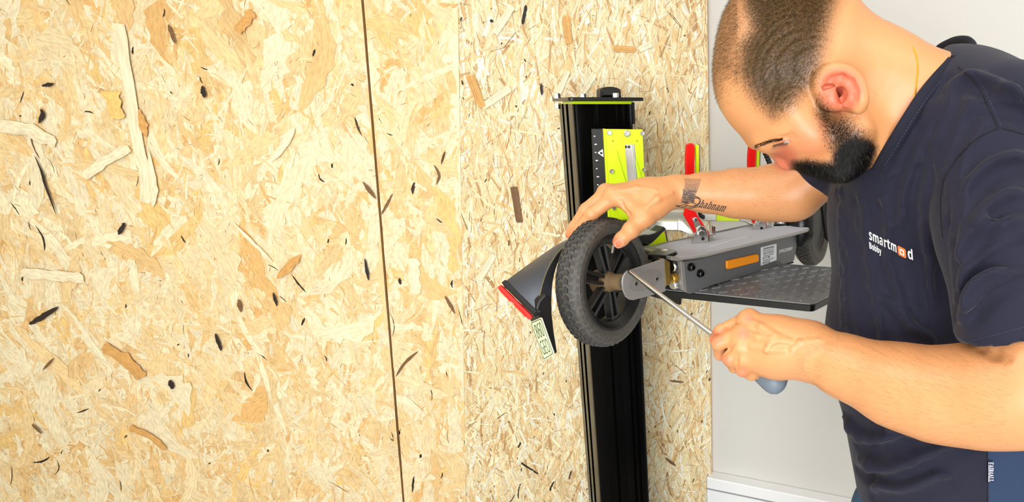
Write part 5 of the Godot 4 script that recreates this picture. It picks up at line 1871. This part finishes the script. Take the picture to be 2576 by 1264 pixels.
# fine hairs on the forearms
func arm_hair(gs: Array) -> void:
	var r := RandomNumberGenerator.new()
	r.seed = 19
	var b := MB.new()
	var ends := [[P(1985, 480, 1.04), P(1720, 482, 1.045)], [P(2560, 1000, 0.63), P(2040, 884, 0.768)]]
	for k in 2:
		var g: Dictionary = gs[k]
		var V: PackedVector3Array = g.v; var N: PackedVector3Array = g.n
		var e0: Vector3 = ends[k][0]; var e1: Vector3 = ends[k][1]
		var ax := e1 - e0
		for i in V.size():
			var t := (V[i] - e0).dot(ax) / ax.length_squared()
			if t < 0.0 or t > 1.0 or (V[i] - e0 - ax * t).length() > 0.075: continue
			var up := N[i].dot(c_up)
			if r.randf() > 0.35 + 0.55 * maxf(up, 0.0): continue
			var n := N[i]
			var lay := (ax.normalized() * 1.0 + c_up * 0.25 + Vector3(r.randfn(0, 0.22), r.randfn(0, 0.22), r.randfn(0, 0.22)))
			var dir := (lay - n * lay.dot(n)).normalized() * 0.9 + n * 0.38
			var p := V[i] + lay * r.randf_range(-0.002, 0.002)
			var w := dir.cross(n).normalized() * 0.00008
			b.col = Color(0.40, 0.27, 0.17).srgb_to_linear()
			b.tri(p - w, p + w, p + dir * r.randf_range(0.006, 0.014))
	part("arm_hair", b, mat("fine_hair", Color.WHITE, 0.6, 0.0, {"vertex_color_use_as_albedo": true}), man, "fine dark hair on the forearms", 0.0).set_meta("kind", "stuff")

# a thin patch that follows a surface seen along pixels
func patch(mb: MB, f: Field, pts: Array, rise: float) -> void:
	var w := PackedVector3Array()
	for q in pts:
		var h := hit(f, q[0], q[1])
		if h == Vector3.INF: return
		w.append(h + f.grad(h, f.near(h, 0.04)).normalized() * rise)
	mb.fan(w)

func ribbon(mb: MB, f: Field, pts: Array, wpx: float, rise: float, far := 1.6) -> void:
	var prev := []
	for i in pts.size():
		var q: Array = pts[i]
		var h := hit(f, q[0], q[1], far)
		if h == Vector3.INF: prev = []; continue
		var g := f.grad(h, f.near(h, 0.04)).normalized()
		var a: Array = pts[maxi(i - 1, 0)]; var b: Array = pts[mini(i + 1, pts.size() - 1)]
		var d := (Vector2(b[0] - a[0], b[1] - a[1])).normalized()
		var sd := (Vector3.RIGHT * -d.y - c_up * d.x)
		sd = (sd - g * sd.dot(g)).normalized() * wpx * 0.5 * h.distance_to(EYE) / F
		var cur := [h + g * rise - sd, h + g * rise + sd]
		if prev.size() == 2 and (cur[0] as Vector3).distance_to(prev[0]) < 0.05: mb.quad(prev[0], prev[1], cur[1], cur[0])
		prev = cur

func curve_px(pts: Array, n: int) -> Array:
	var out := []
	for i in n:
		var t := float(i) / (n - 1) * (pts.size() - 1)
		var k := mini(int(t), pts.size() - 2); var f := t - k
		var v := func(j: int) -> Vector2:
			var q: Array = pts[clampi(j, 0, pts.size() - 1)]
			return Vector2(q[0], q[1])
		var p: Vector2 = v.call(k).cubic_interpolate(v.call(k + 1), v.call(k - 1), v.call(k + 2), f)
		out.append([p.x, p.y])
	return out

# lettering laid over a surface
func letters_on(mb: MB, f: Field, s: String, size: float, c: Vector2, dir: Vector2, wide: float, bold: bool, font: String, shear: float, rise: float, down := Vector2.ZERO) -> void:
	var tv := text_tris(s, size, bold, font)
	var dn := down if down != Vector2.ZERO else Vector2(-dir.y, dir.x)
	for i in range(0, tv.size(), 3):
		var w := []
		for k in 3:
			var q := c + dir * (tv[i + k].x * wide + tv[i + k].y * shear) - dn * tv[i + k].y
			var h := hit(f, q.x, q.y)
			if h == Vector3.INF: break
			w.append(h + f.grad(h, f.near(h, 0.03)).normalized() * rise)
		if w.size() < 3: continue
		mb.tri(w[0], w[1], w[2])
		var m := mb.t.size() - 3
		if (w[1] - w[0]).cross(w[2] - w[0]).dot(EYE - w[0]) < 0:
			var sw := mb.t[m + 1]; mb.t[m + 1] = mb.t[m + 2]; mb.t[m + 2] = sw

func details() -> void:
	# eye
	var b := MB.new()
	b.ball(eye_at - eye_n * 0.0096, 0.0086, 20)
	part("eye", b, mat("eye_white", Color(0.72, 0.62, 0.57), 0.2), man, "left eye looking down")
	# thumb nail
	b = MB.new()
	var pts := []
	for i in 18:
		var a := TAU * i / 18.0
		var u := Vector2(-0.72, 0.70); var v := Vector2(0.70, 0.72)
		var q: Vector2 = Vector2(1557, 613) + u * (pow(absf(cos(a)), 0.7) * signf(cos(a)) * 11.5) + v * (pow(absf(sin(a)), 0.7) * signf(sin(a)) * 9.5)
		pts.append([q.x, q.y])
	patch(b, body, pts, 0.0005)
	part("thumb_nail", b, mat("nail", Color(0.93, 0.66, 0.58), 0.22), man, "", 60.0)
	# tattoo: a shaded band round the wrist and a name in script
	b = MB.new()
	var r := RandomNumberGenerator.new()
	r.seed = 8
	for i in 60:
		var t := r.randf_range(0.42, 1.0)
		var y := lerpf(452, 512, t)
		var x := lerpf(1741, 1728, t) + r.randf_range(-15, 15)
		var l := r.randf_range(3, 6)
		var a := r.randf_range(-0.5, 0.9)
		ribbon(b, body, curve_px([[x - l, y - a * l], [x, y + 1.5], [x + l, y + a * l * 0.4]], 4), lerpf(0.5, 2.0, t), 0.0003)
	var lb := MB.new()
	for i in 17:
		var t := i / 16.0
		ribbon(lb, body, curve_px([[1722 + t * 40, 450], [1725 + t * 34, 466], [1719 + t * 32, 486], [1713 + t * 28, 508]], 8), 1.0, 0.00025)
	for i in 11:
		var y := 462.0 + i * 4.2
		ribbon(lb, body, curve_px([[1722 - i * 0.7, y], [1738 - i * 0.7, y + 4.5], [1754 - i, y + 1.0]], 6), 1.0 + i * 0.06, 0.00025)
	part("tattoo_shading", lb, mat("ink_light", Color(0.46, 0.37, 0.31), 0.6), man, "", 0.0)
	for q in [[[1707, 519], [1722, 515], [1738, 520], [1756, 516], [1762, 504], [1750, 498], [1742, 508], [1752, 514]], [[1714, 523], [1735, 524], [1752, 521], [1766, 520]], [[1738, 503], [1748, 495], [1760, 500], [1758, 512], [1745, 519]], [[1700, 517], [1712, 521], [1728, 519]]]:
		ribbon(b, body, curve_px(q, 18), 2.6, 0.0003)
	letters_on(b, body, "habnam", 26, Vector2(1794, 519), Vector2(0.985, 0.17), 0.62, true, "Droid Serif", 0.45, 0.0003)
	part("tattoo", b, mat("ink", Color(0.27, 0.235, 0.21), 0.6), man, "dark script tattoo on the right wrist", 0.0)
	# necklace
	b = MB.new()
	var np := curve_px([[2298, 121], [2305, 140], [2309, 170], [2306, 205], [2302, 240], [2300, 275]], 60)
	for q in np:
		var h := hit(body, q[0], q[1])
		if h != Vector3.INF: b.ball(h, 0.0012, 8)
	part("necklace", b, mat("gold", Color(1.0, 0.72, 0.22), 0.25, 1.0), man, "thin gold neck chain")

func shirt() -> void:
	var f := tee
	# sleeves, hollow where the arms come out
	limb(f, [[2500, 345, 0.70, 165], [2522, 560, 0.668, 150], [2556, 900, 0.625, 138]], 0.04)
	var hm := (P(2576, 833, 0.60) - P(2410, 881, 0.61)).cross(c_fw + c_up * 0.1)
	if hm.y > 0: hm = -hm
	f.plane(P(2410, 881, 0.61), hm)
	limb_sub(f, [[2566, 900, 0.624, 116], [2548, 770, 0.64, 110]], 0.004)
	# trunk
	for d: float in [0.885, 0.93, 0.98]:
		f.cap(P(2305, 520, d), P(2302, 860, d), 0.124, 0.124, 0.05)
		f.cap(P(2302, 860, d), P(2362, 1240, d), 0.124, 0.118, 0.05)
	f.cap(P(2450, 700, 0.90), P(2490, 1220, 0.875), 0.12, 0.12, 0.06)
	f.cap(P(2390, 318, 0.765), P(2500, 345, 0.71), 0.088, 0.082, 0.05)
	f.cap(P(2390, 318, 0.80), P(2260, 385, 0.96), 0.092, 0.080, 0.06)
	f.cap(P(2420, 350, 0.83), P(2450, 700, 0.90), 0.11, 0.12, 0.06)
	f.cap(P(2330, 340, 0.83), P(2305, 520, 0.885), 0.085, 0.115, 0.06)
	# open neck
	var a := P(2396, 156, 0.70); var b0 := P(2238, 374, 0.705); var c := P(2345, 150, 0.84)
	var nn := (b0 - a).cross(c - a).normalized()
	if nn.dot(P(2150, 200, 0.74) - a) < 0: nn = -nn
	f.plane(a + nn * 0.006, nn, 0.004)
	f.cap(P(2160, 150, 0.755), P(2318, 244, 0.760), 0.060, 0.056, 0.006, 1)
	f.cap(P(2180, 300, 0.755), P(2236, 352, 0.76), 0.045, 0.036, 0.006, 1)
	# collar rib
	var ring := [[2396, 158, 0.702, 10], [2362, 196, 0.688, 10], [2322, 246, 0.682, 10], [2284, 304, 0.686, 10], [2246, 366, 0.702, 10], [2212, 424, 0.735, 10], [2205, 440, 0.785, 9], [2240, 385, 0.84, 9], [2290, 270, 0.875, 9], [2345, 150, 0.87, 9], [2392, 112, 0.83, 9], [2438, 108, 0.775, 10], [2452, 132, 0.735, 10], [2420, 152, 0.712, 10], [2396, 158, 0.702, 10]]
	limb(f, [[2400, 335, 0.770, 160], [2305, 440, 0.80, 155], [2275, 560, 0.86, 160]], 0.04)
	f.plane(a + nn * 0.006, nn, 0.004)
	limb(f, [[2250, 385, 0.97, 110], [2080, 406, 1.0, 84]], 0.03)
	# folds
	for q in [
		[[[2116, 480], [2119, 600], [2124, 760], [2130, 850]], 7],
		[[[2164, 505], [2168, 560], [2186, 690], [2204, 800], [2215, 860]], 9],
		[[[2220, 510], [2228, 560], [2224, 640], [2250, 730], [2296, 860]], 9],
		[[[2402, 205], [2350, 340], [2326, 440], [2316, 540], [2345, 760]], 11],
		[[[2440, 226], [2392, 350], [2366, 440]], 10],
		[[[2334, 262], [2290, 350], [2268, 420]], 8],
		[[[2470, 300], [2420, 380], [2400, 470], [2405, 560]], 10],
		[[[2425, 470], [2412, 560], [2412, 680], [2418, 800]], 10],
		[[[2420, 720], [2470, 650], [2540, 610], [2590, 600]], 9],
		[[[2425, 800], [2480, 730], [2570, 690]], 9],
		[[[2432, 600], [2490, 530], [2560, 490]], 9],
		[[[2445, 470], [2500, 420], [2570, 400]], 9],
		[[[2128, 1050], [2170, 1100], [2230, 1110], [2300, 1080], [2360, 1060]], 14],
		[[[2165, 1160], [2230, 1190], [2320, 1160], [2420, 1110], [2480, 1100]], 13],
		[[[2200, 1230], [2280, 1240], [2380, 1200]], 12],
		[[[2450, 560], [2500, 590], [2560, 560]], 8],
		[[[2418, 640], [2450, 600], [2480, 560]], 8],
		[[[2430, 770], [2460, 720], [2520, 690]], 7],
		[[[2292, 310], [2256, 395], [2236, 436]], 8],
		[[[2380, 220], [2300, 380], [2265, 480], [2262, 560]], 9],
		[[[2490, 250], [2540, 260], [2600, 290]], 9],
		[[[2430, 190], [2490, 215], [2560, 240]], 9],
		[[[2136, 640], [2142, 760], [2160, 860]], 7],
		[[[2240, 1080], [2330, 1090], [2440, 1100]], 9],
		[[[2230, 760], [2290, 830], [2340, 860]], 9],
	]: 
		var cv := curve_px(q[0], 9)
		on_skin(f, cv, q[1] * 1.05, 0.0016, 0.013)
		var vl := []
		for i in cv.size():
			var i0 := maxi(i - 1, 0); var i1 := mini(i + 1, cv.size() - 1)
			var dv := Vector2(cv[i1][0] - cv[i0][0], cv[i1][1] - cv[i0][1]).normalized()
			vl.append([cv[i][0] - dv.y * q[1] * 1.9, cv[i][1] + dv.x * q[1] * 1.9])
		on_skin(f, vl, q[1] * 1.1, 0.0004, 0.012, 1)
	var lo := Vector3(-0.05, 0.83, -1.25); var hi := Vector3(0.75, 1.72, -0.42)
	var hem := P(2300, 1262, 0.74)
	f.plane(Vector3(0, 0.86, 0), Vector3.UP, 0.003)
	f.pb[f.pb.size() - 1] = Vector3.DOWN
	var cuts := []
	for i in 4:
		var t := Thread.new()
		var y0 := lerpf(lo.y, hi.y, i / 4.0)
		t.start(f.nets.bind(Vector3(lo.x, y0, lo.z), Vector3(hi.x, y0 + (hi.y - lo.y) / 4.0 + 0.008, hi.z), 0.0058, []))
		cuts.append(t)
	var g := []
	for t: Thread in cuts: g.append(t.wait_to_finish())
	var seam_x := P(2484, 1180, 0.72)
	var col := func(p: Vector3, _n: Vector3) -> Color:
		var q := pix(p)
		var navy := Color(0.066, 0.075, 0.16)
		if q.x > 2483 and q.y > 1040 and p.y < 1.25: navy = Color(0.12, 0.20, 0.32)  # bluer colour paints in the light falling on the navy back
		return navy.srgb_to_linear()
	var cloth := mat("navy_cloth", Color.WHITE, 0.85, 0.0, {"vertex_color_use_as_albedo": true, "rim_enabled": true, "rim": 0.14, "rim_tint": 0.45, "uv1_triplanar": true, "uv1_world_triplanar": true, "uv1_scale": Vector3(14, 14, 14), "normal_enabled": true, "normal_texture": noise_tex(0.2, 33, true, 6.0), "normal_scale": 0.25})
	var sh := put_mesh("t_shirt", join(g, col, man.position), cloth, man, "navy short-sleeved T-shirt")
	# collar rib, a knitted band round the neck
	var cb := MB.new()
	var cpt := []
	var src := []
	for q in ring: src.append(P(q[0], q[1], q[2]))
	for i in 90: cpt.append(cr_at(src, i / 89.0 * (src.size() - 1)))
	cb.tube(cpt, [0.0095], 10, true, 0.5, nn.cross(Vector3.RIGHT))
	var cs := MB.new()
	for i in 46:
		var s0: Vector3 = cr_at(src, 0.15 + i * 0.125); var s1: Vector3 = cr_at(src, 0.15 + i * 0.125 + 0.075)
		var od := -nn * 0.0045 + (EYE - s0).normalized() * 0.0052
		cs.tube([s0 + od, s1 + od], [0.0005], 5)
	part("collar", cb, mat("rib_navy", Color(0.065, 0.07, 0.14), 0.9), sh, "", 60.0)
	part("collar_stitching", cs, mat("thread", Color(0.22, 0.24, 0.36), 0.8), sh).set_meta("kind", "stuff")
	# seams
	var b := MB.new()
	for q in [
		[[2409, 168], [2445, 198], [2466, 228], [2490, 278], [2511, 323]],
		[[2511, 324], [2480, 336], [2445, 360], [2404, 404], [2376, 450], [2366, 516], [2372, 600]],
		[[2521, 323], [2550, 330], [2600, 345]],
		[[2483, 1075], [2483, 1160], [2484, 1264]],
	]:
		b = MB.new()
		ribbon(b, tee, curve_px(q, 24), 3.0, 0.0005)
		part("seam", b, mat("seam_dark", Color(0.03, 0.03, 0.045), 0.9), sh, "", 0.0)
	b = MB.new()
	for q in [
		[[2416, 160], [2454, 192], [2476, 222], [2500, 275], [2519, 318]],
		[[2420, 864], [2470, 852], [2530, 836], [2590, 820]],
	]:
		var c2 := curve_px(q, 60)
		for i in range(0, 59, 2): ribbon(b, tee, [c2[i], c2[i + 1]], 1.4, 0.0006)
	part("stitching", b, mat("thread", Color(0.22, 0.24, 0.36), 0.8), sh, "", 0.0).set_meta("kind", "stuff")
	# chest print
	b = MB.new()
	var dir := Vector2(0.895, 0.446)
	var dn := Vector2(0.06, 1.0)
	letters_on(b, tee, "smartm", 35, Vector2(2221, 607), dir, 0.60, true, "Droid Sans", 0.0, 0.0007, dn)
	letters_on(b, tee, "d", 36, Vector2(2290, 640), dir, 0.80, true, "Droid Sans", 0.0, 0.0007, dn)
	letters_on(b, tee, "Bobby", 22, Vector2(2202, 625), dir, 0.55, true, "Droid Sans", 0.0, 0.0007, dn)
	part("chest_print", b, mats["white_print"], sh, "white lettering", 0.0)
	b = MB.new()
	var oc := Vector2(2269, 634)
	var sq := func(hw: float, hh: float, rr: float) -> Array:
		var out := []
		var pg := rounded(PackedVector2Array([Vector2(-hw, -hh), Vector2(hw, -hh), Vector2(hw, hh), Vector2(-hw, hh)]), rr)
		for p in pg:
			var q := oc + dir * p.x + dn * p.y
			out.append([q.x, q.y])
		return out
	patch(b, tee, sq.call(11.5, 12.0, 5.0), 0.0007)
	var oz := part("print_letter", b, mat("orange_print", Color(0.95, 0.45, 0.15), 0.5), sh, "orange letter", 0.0)
	b = MB.new()
	patch(b, tee, sq.call(6.5, 7.0, 3.0), 0.0011)
	part("print_letter", b, mats["white_print"], sh, "", 0.0)
	b = MB.new()
	patch(b, tee, sq.call(3.6, 3.8, 1.6), 0.0015)
	part("print_letter", b, mats["orange_print"], sh, "", 0.0)
	# woven side tag
	b = MB.new()
	var h0 := hit(tee, 2486, 1162); var h1 := hit(tee, 2486, 1215)
	if h0 != Vector3.INF and h1 != Vector3.INF:
		var tx := (P(2501, 1162, 0.66) - P(2486, 1162, 0.66))
		var up := h0 - h1
		var to := (EYE - h0).normalized()
		b.box((h0 + h1) / 2 + tx * 0.5 + to * 0.004, tx * 0.5, up * 0.5, to * 0.0006)
		var tg := part("side_tag", b, mat("tag_navy", Color(0.05, 0.09, 0.28), 0.7), sh, "navy woven tag")
		b = MB.new()
		var yy := -up.normalized()
		var tv := text_tris("FAIR4ALL", 0.008, true, "Droid Serif")
		var mx := 0.0
		for v in tv: mx = maxf(mx, absf(v.x))
		lettering(b, "FAIR4ALL", 0.0095, (h0 + h1) / 2 + tx * 0.5 + to * 0.005, yy, tx.normalized(), up.length() * 0.46 / mx * 0.008 / 0.0095, true, "Droid Serif")
		part("tag_print", b, mats["white_print"], tg, "", 0.0)

func lower_clothes() -> void:
	var f := Field.new()
	for d: float in [0.90, 0.98]:
		f.cap(P(2318, 1335, d), P(2325, 1400, d), 0.112, 0.10, 0.06)
		f.cap(P(2430, 1300, d), P(2430, 1400, d), 0.10, 0.10, 0.06)
	for q in foot_points():
		f.cap(q[0], q[1], 0.105, 0.075, 0.06)
		f.cap(q[1], q[2] + Vector3(0, -0.03, 0), 0.075, 0.068, 0.04)
	f.plane(Vector3(0, 0.045, 0), Vector3.DOWN, 0.003)
	var g := f.nets(Vector3(-0.05, 0.03, -1.3), Vector3(0.75, 1.12, -0.45), 0.012)
	var col := func(_p: Vector3, _n: Vector3) -> Color: return Color(0.20, 0.34, 0.47).srgb_to_linear()
	var denim := mat("denim", Color.WHITE, 0.85, 0.0, {"vertex_color_use_as_albedo": true, "uv1_triplanar": true, "uv1_world_triplanar": true, "uv1_scale": Vector3(12, 12, 12), "normal_enabled": true, "normal_texture": noise_tex(0.2, 34, true, 6.0), "normal_scale": 0.4})
	put_mesh("jeans", join([g], col, man.position), denim, man, "blue jeans")
	for q in foot_points():
		var s := Field.new()
		s.cap(q[2] + Vector3(0.03, -0.045, 0), q[2] + Vector3(-0.15, -0.052, 0), 0.045, 0.037, 0.02)
		s.cap(q[2], q[2] + Vector3(-0.03, -0.04, 0), 0.046, 0.045, 0.03)
		s.plane(Vector3(0, 0.001, 0), Vector3.DOWN, 0.002)
		var c: Vector3 = q[2]
		var gs := s.nets(c + Vector3(-0.24, -0.1, -0.09), c + Vector3(0.12, 0.06, 0.09), 0.008)
		var sc := func(_p: Vector3, _n: Vector3) -> Color: return Color(0.05, 0.05, 0.06)
		put_mesh("shoe", join([gs], sc, man.position), mats["black_plastic"], man)
